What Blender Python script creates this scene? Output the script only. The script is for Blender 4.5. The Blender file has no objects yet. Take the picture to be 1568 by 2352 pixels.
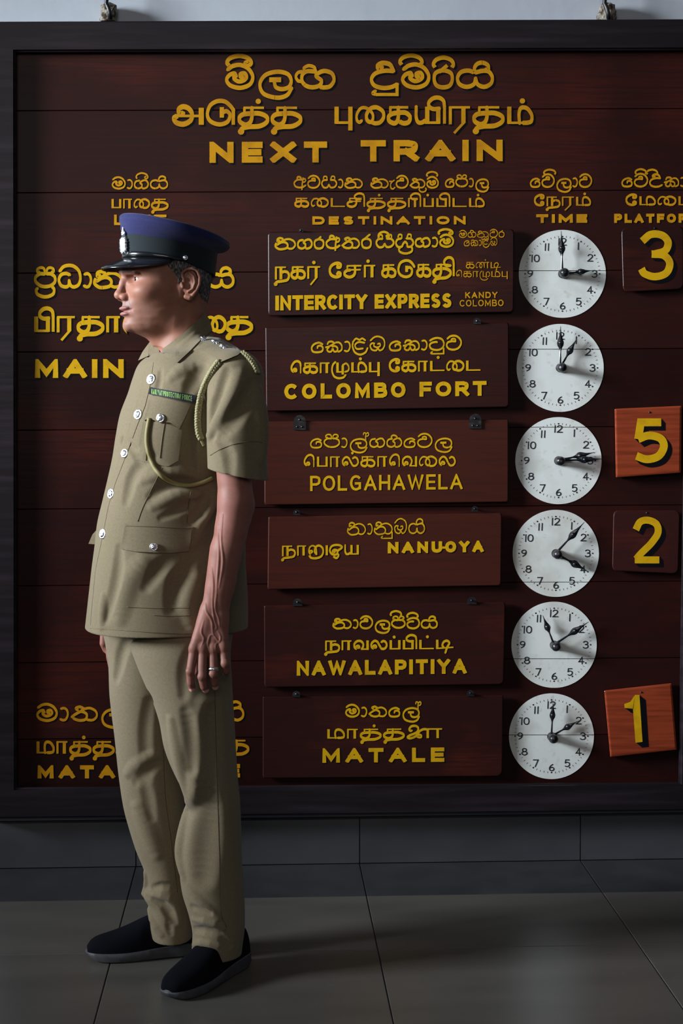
import bpy, math, random
import numpy as np
from mathutils import Vector, Matrix
from mathutils.bvhtree import BVHTree

random.seed(4)
RNG = np.random.RandomState(7)
SC = bpy.context.scene
COL = SC.collection
PI = math.pi

# ------------------------------------------------------------------ camera, world, lights, exposure
F_PX, W_PX, H_PX = 3700.0, 1568, 2352
CAM_H = 1.33
YAW, PITCH = math.atan(184 / F_PX), -math.atan(259 / F_PX)      # turned a little right, tipped a little down
FWD = np.array([math.sin(YAW) * math.cos(PITCH), math.cos(YAW) * math.cos(PITCH), math.sin(PITCH)])
RGT = np.array([math.cos(YAW), -math.sin(YAW), 0.0])
UPV = np.cross(RGT, FWD)


def ray(px, py):
    return FWD + RGT * ((px - 784.0) / F_PX) + UPV * ((1176.0 - py) / F_PX)


_r = ray(784, 1978)
CAM = np.array([0.0, _r[1] / _r[2] * CAM_H, CAM_H])              # the wall plane is y = 0, its foot shows at row 1978


def onY(px, py, y):
    r = ray(px, py)
    return CAM + r * ((y - CAM[1]) / r[1])


def onZ(px, py, z=0.0):
    r = ray(px, py)
    return CAM + r * ((z - CAM[2]) / r[2])


cam = bpy.data.cameras.new('camera')
cam.sensor_fit = 'VERTICAL'
cam.sensor_height = 36
cam.lens = F_PX / H_PX * 36
cam.clip_end = 60
cam_o = bpy.data.objects.new('camera', cam)
COL.objects.link(cam_o)
cam_o.matrix_world = Matrix(((RGT[0], UPV[0], -FWD[0], CAM[0]), (RGT[1], UPV[1], -FWD[1], CAM[1]), (RGT[2], UPV[2], -FWD[2], CAM[2]), (0, 0, 0, 1)))
SC.camera = cam_o

wd = bpy.data.worlds.new('world')
SC.world = wd
wd.use_nodes = True
wd.node_tree.nodes['Background'].inputs[0].default_value = (0.55, 0.66, 0.85, 1)
wd.node_tree.nodes['Background'].inputs[1].default_value = 0.055


def area(name, loc, target, sx, sy, power, colour):
    l = bpy.data.lights.new(name, 'AREA')
    l.shape = 'RECTANGLE'
    l.size, l.size_y, l.energy, l.color = sx, sy, power, colour
    o = bpy.data.objects.new(name, l)
    COL.objects.link(o)
    o.location = loc
    o.rotation_euler = (Vector(target) - Vector(loc)).to_track_quat('-Z', 'Y').to_euler()
    return o


key = area('daylight_entrance', (-5.5, -2.1, 2.9), (0.3, -0.5, 1.52), 1.5, 1.7, 57, (0.87, 0.94, 1.0))
key.data.spread = math.radians(38)
area('fill_light', (-0.6, -7.6, 3.1), (0.3, -0.6, 0.9), 3.4, 1.6, 62, (1.0, 0.95, 0.88))  # added fill behind the camera, lifts the shaded sides; no real opening

vs = SC.view_settings
vs.view_transform = 'Standard'
vs.look = 'None'
vs.exposure = 0.0
vs.gamma = 1.0
vs.use_curve_mapping = False


# ------------------------------------------------------------------ materials
def mat(name, rgb, rough=0.6, metal=0.0, spec=0.5, noise=None, bump=None, attr=None, coat=0.0, sheen=0.0, coords='Object', obj_var=0.0):
    """noise = (scale xyz, second colour, low, high, detail); bump = (scale xyz, strength, distance)"""
    m = bpy.data.materials.new(name)
    m.use_nodes = True
    nt = m.node_tree
    b = nt.nodes['Principled BSDF']
    b.inputs['Base Color'].default_value = (*rgb, 1)
    b.inputs['Roughness'].default_value = rough
    b.inputs['Metallic'].default_value = metal
    b.inputs['Specular IOR Level'].default_value = spec
    b.inputs['Coat Weight'].default_value = coat
    b.inputs['Coat Roughness'].default_value = 0.25
    b.inputs['Sheen Weight'].default_value = sheen
    tc = nt.nodes.new('ShaderNodeTexCoord')
    src = None
    if attr:
        a = nt.nodes.new('ShaderNodeAttribute')
        a.attribute_name = attr
        src = a.outputs['Color']
    if noise:
        for k, (sc, c2, lo, hi, det) in enumerate(noise if isinstance(noise, list) else [noise]):
            mp = nt.nodes.new('ShaderNodeMapping')
            mp.inputs['Scale'].default_value = sc
            nt.links.new(tc.outputs[coords], mp.inputs['Vector'])
            n = nt.nodes.new('ShaderNodeTexNoise')
            n.inputs['Scale'].default_value = 1.0
            n.inputs['Detail'].default_value = det
            nt.links.new(mp.outputs[0], n.inputs['Vector'])
            r = nt.nodes.new('ShaderNodeMapRange')
            r.inputs['From Min'].default_value = lo
            r.inputs['From Max'].default_value = hi
            nt.links.new(n.outputs['Fac'], r.inputs['Value'])
            mx = nt.nodes.new('ShaderNodeMix')
            mx.data_type = 'RGBA'
            nt.links.new(r.outputs[0], mx.inputs['Factor'])
            if src is None:
                mx.inputs[6].default_value = (*rgb, 1)
            else:
                nt.links.new(src, mx.inputs[6])
            mx.inputs[7].default_value = (*c2, 1)
            src = mx.outputs[2]
    if obj_var:
        oi = nt.nodes.new('ShaderNodeObjectInfo')
        r = nt.nodes.new('ShaderNodeMapRange')
        r.inputs['To Min'].default_value = 1 - obj_var
        r.inputs['To Max'].default_value = 1 + obj_var
        nt.links.new(oi.outputs['Random'], r.inputs['Value'])
        hs = nt.nodes.new('ShaderNodeHueSaturation')
        nt.links.new(r.outputs[0], hs.inputs['Value'])
        if src is None:
            hs.inputs['Color'].default_value = (*rgb, 1)
        else:
            nt.links.new(src, hs.inputs['Color'])
        src = hs.outputs['Color']
    if src is not None:
        nt.links.new(src, b.inputs['Base Color'])
    if bump:
        sc, st, dist = bump
        mp = nt.nodes.new('ShaderNodeMapping')
        mp.inputs['Scale'].default_value = sc
        nt.links.new(tc.outputs[coords], mp.inputs['Vector'])
        n = nt.nodes.new('ShaderNodeTexNoise')
        n.inputs['Scale'].default_value = 1.0
        n.inputs['Detail'].default_value = 4
        nt.links.new(mp.outputs[0], n.inputs['Vector'])
        bp = nt.nodes.new('ShaderNodeBump')
        bp.inputs['Strength'].default_value = st
        bp.inputs['Distance'].default_value = dist
        nt.links.new(n.outputs['Fac'], bp.inputs['Height'])
        nt.links.new(bp.outputs[0], b.inputs['Normal'])
    return m


M = {}
M['plaster'] = mat('painted_plaster', (0.52, 0.56, 0.63), 0.7, noise=((2.5, 2.5, 2.5), (0.44, 0.47, 0.53), 0.5, 0.75, 5), bump=((30, 30, 30), 0.15, 0.004))
M['wood'] = mat('varnished_mahogany', (0.023, 0.0056, 0.0046), 0.38, spec=0.13, noise=[((1.6, 3, 2.6), (0.062, 0.011, 0.007), 0.52, 0.72, 5), ((5, 40, 160), (0.018, 0.006, 0.006), 0.45, 0.75, 3)],
                bump=((3, 60, 60), 0.12, 0.003), obj_var=0.22)
M['plate'] = mat('varnished_plate_wood', (0.030, 0.0072, 0.0062), 0.35, spec=0.2, noise=[((3.0, 6, 6), (0.085, 0.015, 0.008), 0.52, 0.70, 5), ((7, 40, 150), (0.022, 0.007, 0.007), 0.45, 0.78, 3)],
                 bump=((4, 60, 80), 0.10, 0.002), obj_var=0.35)
M['plate_red'] = mat('brown_red_plate_wood', (0.060, 0.0135, 0.008), 0.34, spec=0.2, noise=((6, 40, 120), (0.045, 0.012, 0.009), 0.4, 0.7, 4), bump=((4, 60, 80), 0.10, 0.002))
M['orange_wood'] = mat('orange_varnished_wood', (0.30, 0.050, 0.018), 0.30, spec=0.3, noise=((7, 30, 110), (0.19, 0.029, 0.011), 0.4, 0.7, 4), bump=((5, 60, 80), 0.08, 0.002))
M['frame'] = mat('black_frame_wood', (0.0105, 0.0078, 0.0098), 0.42, spec=0.2, noise=((3, 30, 40), (0.022, 0.016, 0.022), 0.45, 0.7, 4), bump=((4, 50, 50), 0.15, 0.003))
M['gold'] = mat('yellow_sign_paint', (0.60, 0.275, 0.004), 0.5, spec=0.16, noise=((25, 25, 25), (0.40, 0.165, 0.006), 0.45, 0.8, 5))
M['bright_gold'] = mat('bright_yellow_sign_paint', (0.66, 0.37, 0.004), 0.5, spec=0.16, noise=((30, 30, 30), (0.44, 0.22, 0.006), 0.5, 0.85, 5))
M['black_paint'] = mat('black_sign_paint', (0.004, 0.004, 0.006), 0.6, spec=0.08)
M['dial'] = mat('cream_dial_paint', (0.76, 0.79, 0.77), 0.5, noise=[((9, 9, 9), (0.52, 0.50, 0.44), 0.48, 0.82, 6), ((60, 60, 60), (0.55, 0.54, 0.50), 0.6, 0.85, 4)])
M['ink'] = mat('black_numeral_paint', (0.012, 0.014, 0.018), 0.45)
M['hand'] = mat('black_enamelled_iron', (0.006, 0.007, 0.012), 0.28, metal=0.0, spec=0.7)
M['knob'] = mat('worn_dark_steel', (0.028, 0.028, 0.034), 0.35, metal=0.8, noise=((90, 90, 90), (0.16, 0.15, 0.15), 0.45, 0.7, 3))
M['iron'] = mat('old_black_iron', (0.03, 0.03, 0.035), 0.4, metal=0.7, noise=((60, 60, 60), (0.10, 0.09, 0.08), 0.5, 0.8, 4))
M['plug'] = mat('crumbling_mortar', (0.30, 0.28, 0.24), 0.95, spec=0.1, noise=((70, 70, 70), (0.07, 0.05, 0.035), 0.45, 0.6, 5), bump=((90, 90, 90), 0.8, 0.006))
M['tile'] = mat('grey_beige_floor_tile', (0.112, 0.105, 0.096), 0.30, noise=[((2, 9, 5), (0.088, 0.083, 0.077), 0.4, 0.7, 5), ((40, 40, 40), (0.15, 0.14, 0.13), 0.68, 0.8, 3)],
                bump=((14, 14, 14), 0.05, 0.002), obj_var=0.06)
M['dark_tile'] = mat('charcoal_border_tile', (0.034, 0.034, 0.040), 0.36, noise=((8, 8, 8), (0.045, 0.045, 0.050), 0.4, 0.7, 4), obj_var=0.06)
M['skirt_tile'] = mat('dark_grey_skirting_tile', (0.055, 0.058, 0.066), 0.33, noise=((5, 5, 9), (0.045, 0.047, 0.055), 0.4, 0.7, 4), obj_var=0.05)
M['grout'] = mat('dark_grout', (0.012, 0.012, 0.012), 0.9)
KH = (0.172, 0.138, 0.082)
M['khaki'] = mat('khaki_cotton_drill', KH, 0.82, spec=0.25, sheen=0.12, noise=((260, 260, 260), (0.140, 0.110, 0.064), 0.35, 0.8, 2), bump=((900, 900, 900), 0.10, 0.0006))
M['khaki_edge'] = mat('khaki_seam', (0.13, 0.104, 0.062), 0.85, spec=0.2)
M['seam_dark'] = mat('dark_seam_thread', (0.06, 0.045, 0.025), 0.9, spec=0.1)
M['trouser'] = mat('khaki_trouser_cloth', (0.185, 0.148, 0.090), 0.80, spec=0.3, sheen=0.12, noise=((240, 240, 240), (0.150, 0.118, 0.071), 0.35, 0.8, 2), bump=((900, 900, 900), 0.10, 0.0006))
M['silver'] = mat('polished_silver_metal', (0.80, 0.83, 0.88), 0.20, metal=1.0, bump=((500, 500, 500), 0.5, 0.002))
M['skin'] = mat('brown_skin', (0.3, 0.14, 0.09), 0.56, spec=0.36, attr='tint', noise=[((45, 45, 45), (0.17, 0.068, 0.045), 0.50, 0.95, 5), ((350, 350, 350), (0.36, 0.17, 0.13), 0.60, 1.0, 3)], bump=((700, 700, 700), 0.14, 0.0010))
M['skin'].node_tree.nodes['Principled BSDF'].inputs['Subsurface Weight'].default_value = 0.12
M['skin'].node_tree.nodes['Principled BSDF'].inputs['Subsurface Radius'].default_value = (0.012, 0.005, 0.003)
M['skin'].node_tree.nodes['Principled BSDF'].inputs['Subsurface Scale'].default_value = 0.5
M['hair'] = mat('short_grey_black_hair', (0.045, 0.038, 0.036), 0.75, spec=0.2, noise=[((420, 420, 110), (0.27, 0.25, 0.25), 0.45, 0.66, 3)], bump=((420, 420, 110), 0.9, 0.003))
M['navy'] = mat('navy_felt', (0.014, 0.017, 0.085), 0.85, spec=0.2, sheen=0.15, noise=((200, 200, 200), (0.010, 0.012, 0.060), 0.35, 0.8, 2), bump=((700, 700, 700), 0.15, 0.0008))
M['band'] = mat('black_green_cloth', (0.010, 0.016, 0.020), 0.85, spec=0.2, sheen=0.1, bump=((700, 700, 700), 0.15, 0.0008))
M['patent'] = mat('black_patent_leather', (0.006, 0.007, 0.009), 0.13, spec=0.6, coat=0.5)
M['braid'] = mat('yellow_green_braided_cord', (0.32, 0.29, 0.15), 0.65, noise=((400, 400, 400), (0.19, 0.175, 0.08), 0.4, 0.7, 2), bump=((420, 420, 260), 0.8, 0.002))
M['cord'] = mat('olive_gold_cord', (0.22, 0.185, 0.070), 0.6, bump=((500, 500, 500), 0.3, 0.001))
M['tag'] = mat('dark_navy_tag_cloth', (0.008, 0.010, 0.022), 0.8)
M['green'] = mat('light_green_embroidery', (0.24, 0.44, 0.11), 0.7)
M['shoe'] = mat('black_navy_knit', (0.0028, 0.0032, 0.006), 0.95, spec=0.1, bump=((600, 600, 600), 0.6, 0.001))
M['sole'] = mat('charcoal_rubber', (0.040, 0.042, 0.050), 0.6, noise=((60, 60, 60), (0.06, 0.06, 0.066), 0.4, 0.7, 3), bump=((120, 120, 120), 0.2, 0.002))
M['eyewhite'] = mat('eye_white', (0.60, 0.56, 0.54), 0.15, spec=0.7)
M['iris'] = mat('dark_brown_iris', (0.02, 0.012, 0.01), 0.08, spec=0.8)


# ------------------------------------------------------------------ object helpers
def link(name, verts, faces, m, parent=None, smooth=False, mats=None, fmat=None):
    me = bpy.data.meshes.new(name)
    me.from_pydata([tuple(map(float, v)) for v in verts], [], [tuple(map(int, f)) for f in faces])
    for q in (mats or [m]):
        me.materials.append(q)
    if fmat is not None:
        me.polygons.foreach_set('material_index', list(fmat))
    if smooth:
        me.polygons.foreach_set('use_smooth', [True] * len(me.polygons))
    me.update()
    o = bpy.data.objects.new(name, me)
    COL.objects.link(o)
    if parent is not None:
        o.parent = parent
        o.matrix_parent_inverse = parent.matrix_world.inverted()
    return o


def link_np(name, V, Q, m, parent=None, smooth=True):
    me = bpy.data.meshes.new(name)
    me.vertices.add(len(V))
    me.vertices.foreach_set('co', np.ascontiguousarray(V, dtype=np.float32).ravel())
    k = Q.shape[1]
    me.loops.add(Q.size)
    me.loops.foreach_set('vertex_index', Q.ravel().astype(np.int32))
    me.polygons.add(len(Q))
    me.polygons.foreach_set('loop_start', np.arange(0, Q.size, k, dtype=np.int32))
    me.polygons.foreach_set('use_smooth', np.ones(len(Q), dtype=bool))
    me.materials.append(m)
    me.update(calc_edges=True)
    me.validate()
    o = bpy.data.objects.new(name, me)
    COL.objects.link(o)
    if parent is not None:
        o.parent = parent
        o.matrix_parent_inverse = parent.matrix_world.inverted()
    return o


def thing(name, loc, label, cat, group=None):
    o = bpy.data.objects.new(name, None)
    o.empty_display_size = 0.05
    COL.objects.link(o)
    o.location = tuple(map(float, loc))
    o['label'] = label
    o['category'] = cat
    if group:
        o['group'] = group
    bpy.context.view_layer.update()
    return o


def tag(o, label=None, cat=None, group=None, kind=None):
    for k, v in (('label', label), ('category', cat), ('group', group), ('kind', kind)):
        if v:
            o[k] = v
    return o


class MB:
    def __init__(s):
        s.v, s.f = [], []

    def add(s, vs, fs):
        n = len(s.v)
        s.v += [tuple(map(float, v)) for v in vs]
        s.f += [tuple(i + n for i in f) for f in fs]

    def prism(s, front, back):
        """two matching outlines: front face, back face and the walls between"""
        n = len(front)
        s.add(list(front) + list(back), [tuple(range(n)), tuple(range(2 * n - 1, n - 1, -1))] + [(i, i + n, (i + 1) % n + n, (i + 1) % n) for i in range(n)])

    def loft(s, rings, cap0=True, cap1=True, closed=True):
        n = len(rings[0])
        vs = [p for r in rings for p in r]
        fs = []
        for k in range(len(rings) - 1):
            for i in range(n if closed else n - 1):
                j = (i + 1) % n
                fs.append((k * n + i, k * n + j, (k + 1) * n + j, (k + 1) * n + i))
        if cap0:
            fs.append(tuple(range(n - 1, -1, -1)))
        if cap1:
            fs.append(tuple((len(rings) - 1) * n + i for i in range(n)))
        s.add(vs, fs)

    def tube(s, pts, r, n=8, cap=True):
        pts = [np.array(p, float) for p in pts]
        rings, up = [], None
        for i, p in enumerate(pts):
            t = pts[min(i + 1, len(pts) - 1)] - pts[max(i - 1, 0)]
            t = t / (np.linalg.norm(t) + 1e-12)
            if up is None:
                up = np.cross(t, [0.31, 0.2, 0.93])
            a = up - t * np.dot(up, t)
            a /= np.linalg.norm(a) + 1e-12
            up = a
            b = np.cross(t, a)
            rr = r[i] if hasattr(r, '__len__') else r
            rings.append([p + (a * math.cos(q) + b * math.sin(q)) * rr for q in np.arange(n) * 2 * PI / n])
        s.loft(rings, cap, cap)

    def build(s, name, m, parent=None, smooth=False):
        return link(name, s.v, s.f, m, parent, smooth)


def catmull(P, n=6, closed=False):
    P = [np.array(p, float) for p in P]
    out = []
    N = len(P)
    rng = range(N if closed else N - 1)
    for i in rng:
        if closed:
            a, b, c, d = P[(i - 1) % N], P[i], P[(i + 1) % N], P[(i + 2) % N]
        else:
            a = P[i - 1] if i > 0 else 2 * P[0] - P[1]
            b, c = P[i], P[i + 1]
            d = P[i + 2] if i + 2 < N else 2 * P[-1] - P[-2]
        for k in range(n):
            t = k / n
            out.append(0.5 * (2 * b + (c - a) * t + (2 * a - 5 * b + 4 * c - d) * t * t + (3 * b - a - 3 * c + d) * t ** 3))
    if not closed:
        out.append(P[-1])
    return out


def resample(P, n):
    P = np.array(P, float)
    L = np.r_[0, np.cumsum(np.linalg.norm(np.diff(P, axis=0), axis=1))]
    t = np.linspace(0, L[-1], n)
    return np.stack([np.interp(t, L, P[:, k]) for k in range(P.shape[1])], 1)


# ------------------------------------------------------------------ painted lettering: each glyph is a set of brush strokes
# "width|stroke|stroke", stroke = kind + width factor + points; l straight, s curved, c closed curve, d dot; y runs 0 (top of the body) to 100 (baseline)
GL = {
 'A': '100|l 0,100 50,0 100,100|l 17,68 83,68', 'B': '82|l 0,100 0,0 50,0|s 48,0 74,8 76,36 50,48|l 0,48 52,48|s 50,48 80,54 84,88 50,100|l 52,100 0,100',
 'C': '92|s 92,17 70,2 44,0 16,14 2,50 16,86 44,100 70,98 92,83', 'D': '92|l 0,0 0,100 34,100|s 32,100 76,92 94,50 76,8 32,0|l 34,0 0,0',
 'E': '72|l 72,0 0,0 0,100 72,100|l 0,50 66,50', 'F': '70|l 72,0 0,0 0,100|l 0,52 64,52', 'G': '95|s 90,16 70,2 44,0 16,14 2,50 16,86 44,100 72,96 90,82|l 90,90 90,54 52,54',
 'H': '88|l 0,0 0,100|l 88,0 88,100|l 0,50 88,50', 'I': '1|l 0,0 0,100', 'K': '84|l 0,0 0,100|l 80,0 4,56|l 28,40 84,100', 'L': '70|l 0,0 0,100 70,100',
 'M': '104|l 0,100 0,0 52,84 104,0 104,100', 'N': '88|l 0,100 0,0 88,100 88,0', 'O': '100|c 50,0 86,14 100,50 86,86 50,100 14,86 0,50 14,14',
 'P': '78|l 0,100 0,0 44,0|s 42,0 74,8 80,30 72,50 42,58|l 44,58 0,58', 'R': '82|l 0,100 0,0 44,0|s 42,0 76,8 80,28 72,48 42,56|l 44,56 0,56|l 44,56 84,100',
 'S': '76|s 72,14 52,0 26,1 6,14 8,36 34,48 60,56 72,74 62,94 36,101 14,96 0,84', 'T': '84|l 0,0 84,0|l 42,0 42,100', 'U': '84|l 0,0 0,60|s 0,56 8,88 42,100 76,88 84,56|l 84,60 84,0',
 'V': '96|l 0,0 48,100 96,0', 'W': '136|l 0,0 34,100 68,8 102,100 136,0', 'X': '92|l 0,0 92,100|l 92,0 0,100', 'Y': '90|l 0,0 45,50 90,0|l 45,46 45,100', '-': '36|l 0,54 36,54',
 '0': '66|c 33,0 58,14 66,50 58,86 33,100 8,86 0,50 8,14', '1': '22|l.9 0,10 16,0 16,100', '2': '64|s 2,24 14,4 36,0 58,10 62,32 44,58 18,82 3,98|l -1,100 66,100',
 '3': '64|s 2,16 22,0 48,2 62,18 56,38 34,46 24,47|s 24,47 52,50 66,68 58,92 32,101 8,94 0,82', '4': '66|l 44,100 44,0 0,70 66,70', '5': '62|l 58,0 12,0 6,46|s 6,46 30,36 56,44 64,66 52,92 26,101 2,92',
 '6': '62|s 52,2 20,26 4,58 10,90 34,100 58,88 60,64 40,48 16,54 5,68', '7': '62|l 0,0 62,0 22,100', '8': '60|c 30,0 54,10 54,34 30,46 6,34 6,10|c 30,46 58,56 62,80 30,100 -2,80 2,56',
 '9': '62|s 8,98 42,74 58,42 52,10 28,0 4,12 2,36 22,52 46,46 57,32', '_': '60|', '~': '26|',
 # Sinhala
 'ma': '138|s 10,-2 35,-22 72,-28 110,-8 132,35 118,78 72,97 25,85 5,55 18,28 42,18 52,34|s 48,24 40,44 62,62 88,56 102,38 92,18 72,22 72,36 84,38',
 'la': '172|l1.25 60,53 118,53|s 84,58 92,92 120,104 155,93 167,58 150,22 100,9 42,27 15,76 33,129 96,151 145,138 169,98',
 'nga': '196|s.8 36,8 14,14 4,36 14,58 32,62|s.8 44,2 44,-12 66,-24 92,-16 100,4|s 100,8 60,6 36,24 34,60 54,86 86,94 118,84 128,58 102,32 120,12 148,5 180,20 189,56 170,88 142,95 122,92',
 'ga': '147|s 54,8 20,17 5,46 12,80 43,94 74,80 78,52 60,32 90,8 122,8 141,42 130,80 98,95 80,88', 'ha': '147|s 54,8 20,17 5,46 12,80 43,94 74,80 78,52 60,32 90,8 122,8 141,42 130,80 98,95 80,88|s 50,8 46,-14 66,-28 94,-16 100,6',
 'ya': '182|s 84,14 56,5 22,14 5,46 16,80 50,94 84,80 93,46|s 93,46 103,80 135,94 167,76 174,42 158,12 130,6 90,16|s 90,16 88,-10 102,-32 128,-38 152,-24 154,-2 140,0',
 'da': '138|s1.1 58,-14 42,-2 36,-22 60,-36 95,-28 112,6|s 114,8 70,6 26,20 6,52 20,86 60,100 100,96 132,80', 'u': '0|l.8 -8,76 -8,136 -112,136|s.8 -112,136 -126,128 -112,116',
 'ra': '100|c 50,4 86,18 94,52 82,86 50,97 18,86 6,52 14,18|s.9 20,16 48,-8 70,-28 84,-38', 'rc': '100|c 50,4 86,18 94,52 82,86 50,97 18,86 6,52 14,18|l.9 30,14 70,-24',
 'a': '142|s 40,-8 48,-28 74,-26 88,-4|s 96,4 44,6 8,38 20,78 60,94 104,88 136,68|l.8 108,-22 98,50 94,122|s.8 102,4 126,-6 136,14 118,32 102,26',
 'va': '144|s 12,-12 36,-34 72,-42 110,-28 136,10 134,52 108,86 66,98 24,86 6,54 18,24 52,14 88,16|s.9 88,16 84,-6 66,-12 50,-4 54,12',
 'tta': '142|s 8,4 38,-14 78,-22 118,-8 136,30 128,70 98,94 60,98 20,84 6,50 26,26 64,18 74,22',
 'pa': '153|s 74,4 36,4 8,28 10,58 40,84 77,92 117,84 145,58 143,24 117,4 86,2|s.8 74,0 68,-32 45,-40 22,-30 21,-11 36,-10|s.8 86,0 90,-28 108,-40 132,-32 136,-14 122,-10',
 'rk': '0|s -132,104 -141,120 -130,146 -92,162 -54,160 -20,142 -14,112 -26,94',
 'dha': '166|s 83,10 55,0 22,10 6,45 20,82 51,94 74,84 78,48|s 78,48 90,84 115,94 145,78 158,36 148,-16 114,-48 76,-56 38,-46 12,-16',
 'aa': '58|s.9 8,6 30,2 48,20 52,54 40,86 22,94 4,86',
 'na': '206|s 44,12 26,20 26,-2 49,-13 74,-6 82,10|s 10,40 6,70 36,95 70,98 113,88 126,58 108,34 80,28 50,36 24,52 12,44|s.9 26,50 62,22 104,2 147,0 186,22 198,58 178,88 150,95 126,88',
 'tha': '178|s 46,18 34,2 60,-8 86,6|s 6,70 34,46 70,28 104,48 98,86 60,96 24,84 14,68|s.9 60,28 90,8 128,2 164,26 170,64 146,92 108,92',
 'e': '114|s 104,22 70,6 26,22 6,56 18,90 58,98 98,88 106,56 88,36 62,40 58,58', 'ka': '154|s 20,22 30,2 58,-2 84,16|s.9 4,52 34,44 64,28 90,10 122,8 146,36 146,76 124,94 108,90|s.9 34,48 16,74 30,94 54,92 66,66 78,92 102,92 110,62 88,42 62,44',
 'lla': '142|s.9 10,2 34,-26 66,-14 90,-26 118,-8|s.9 112,16 60,8 26,34 42,72 96,70|s 8,2 4,50 24,104 70,128 118,108 138,66',
 'mba': '142|s.85 8,-4 40,-34 80,-42 124,-16 134,36 118,78 90,92 74,72 56,92 20,82 6,44 22,22 44,24|s.8 40,26 40,50 68,62 94,48 90,26 72,30',
 'sa': '174|s 64,8 22,12 4,50 26,92 64,92 84,58|s 84,58 104,92 146,88 170,50 150,12 104,6|s.8 64,4 58,-30 30,-32 22,-8|s.8 104,2 118,-34 146,-30 150,-8',
 'gha': '174|s 54,6 18,18 4,54 22,92 58,92 74,60 92,42 112,62|s 112,62 116,92 152,88 170,50 150,12 104,6|s.8 60,4 58,-30 34,-34 24,-8|s.8 110,4 122,-36 148,-30 150,-8',
 'ae': '54|s.8 -6,22 26,24 48,10|s.8 28,24 8,56 12,98 36,110 56,92', 'tu': '0|s.8 -64,98 -70,122 -44,144 -8,140 10,116 2,100', 'hk': '8|l.7 -14,22 -15,-24|s.7 -36,-34 -32,-54 -16,-50 -14,-26|s.7 -14,-38 4,-56 14,-40 6,-22 -14,-20',
 # Tamil
 'ப': '104|l1 12,0 12,100|l.6 4,94 100,94|l1 92,0 92,100', 'பு': '104|l1 12,0 12,100|l.6 4,94 100,94|l1 92,0 92,140', 'இ': '30|s.9 -6,12 -40,14 -64,0 -66,-26 -40,-50 -6,-52 18,-34 24,-2|l.7 24,-6 24,100',
 'ர': '122|l.7 8,0 8,104|l.55 2,4 122,4|l1 84,0 84,96|l.6 88,92 30,156', 'த': '176|l.55 28,4 150,4|l.6 34,4 34,42|s1 78,4 78,60 66,92 40,104 10,88 4,64 24,44 70,38 124,38 166,58 166,88 124,112 60,116 22,126 10,142|d1.5 14,144',
 'ா': '94|l.7 8,0 8,104|l.55 2,4 92,4|l1.05 66,0 66,104', 'ட': '138|l1 12,0 12,100|l.55 4,95 138,95', 'க': '134|l.6 8,4 118,4|l.6 14,4 14,38|s1 60,4 60,60 52,88 34,98 8,84 4,60 24,42 60,36 102,36 128,60 120,90 92,98 68,88',
 'ச': '140|l.6 22,4 140,4|l.6 26,4 26,38|l.55 26,38 134,38|s1 88,4 88,60 72,90 40,100 10,86 4,64 22,44 50,40', 'ந': '136|l.7 10,0 10,108|l.55 4,4 106,4|l1 58,0 58,106|s.9 60,54 90,40 124,50 134,80 118,112 70,122 22,128 6,144|d1.4 8,146',
 'ம': '148|l1 12,0 12,100|l.55 4,95 120,95|s.9 72,98 68,50 74,16 92,4 120,14 142,50 140,84 120,94 90,95', '.': '0|d1.25 -60,-34', 'ை': '166|s.7 34,82 20,92 6,78 6,44 28,10 60,8 92,34 100,64 90,92|s.9 88,94 66,80 62,46 84,12 120,4 156,28 160,64 140,92 112,98 90,90',
 'ய': '150|s.9 10,0 10,60 20,90 42,94 64,80|l1 74,0 74,100|l.6 60,94 148,94|l1 138,0 138,100', 'அ': '180|s1.1 62,36 40,38 34,14 58,-2 90,6 112,36 106,76 66,100 22,92 6,66 26,52|l.6 24,52 160,52|l1.2 168,4 168,104',
 'டு': '170|l1 90,0 90,62|s.9 90,34 118,24 138,46 124,86 76,102 24,84 4,44 20,-8 60,-34 104,-34 136,-12 160,18|l.8 158,14 158,104', 'டூ': '164|l1 84,10 84,62|s.9 84,34 112,24 136,46 124,86 76,102 24,84 4,44 20,-8 60,-30 104,-30 136,-10 158,20',
 'ே': '100|s 70,-8 66,14 88,14 92,-8 70,-20 40,-14 12,10 4,46 18,82 54,98 86,88 90,68 74,60 64,74', 'ெ': '100|s.9 38,84 52,76 46,60 28,62 22,84 6,64 8,30 32,-8 62,-18 86,-2 92,30|l.5 92,24 92,104',
 'ல': '156|s.9 40,82 52,72 44,58 26,60 22,86 6,66 8,34 34,6 62,16 84,60 104,92 134,88 150,56 140,20 118,8 100,20', 'வ': '140|s.9 44,82 54,72 44,58 28,62 24,88 8,72 8,34 36,6 68,8 88,34 88,66 74,94|l.6 70,95 136,95|l1 130,0 130,104',
 'ழு': '164|s.8 34,-6 10,24 2,80 20,134 60,156 108,150 132,124|l1 54,0 54,100|l.6 48,94 112,94|l1 104,30 104,120|s.7 104,26 136,10 160,40 156,80 126,94', 'ன': '150|s.7 30,78 42,62 28,52 14,66 20,90 6,62 16,18 48,2 78,28 86,92|s.9 84,92 64,60 78,14 108,2|l.6 104,4 160,4|l1 138,4 138,104',
 'னு': '198|s.7 30,78 42,62 28,52 14,66 20,90 6,62 16,18 48,2 78,28 86,92|s.9 84,92 64,60 78,14 114,2 146,30 150,78 126,118 74,134 30,128 12,110|l1 188,0 188,104', 'ஒ': '128|s.9 56,64 40,76 30,60 52,48 80,60 76,90 48,100 18,88 2,58 12,20 44,0 98,0 126,20 106,42 88,54 78,80 90,108 70,134 42,122',
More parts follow.
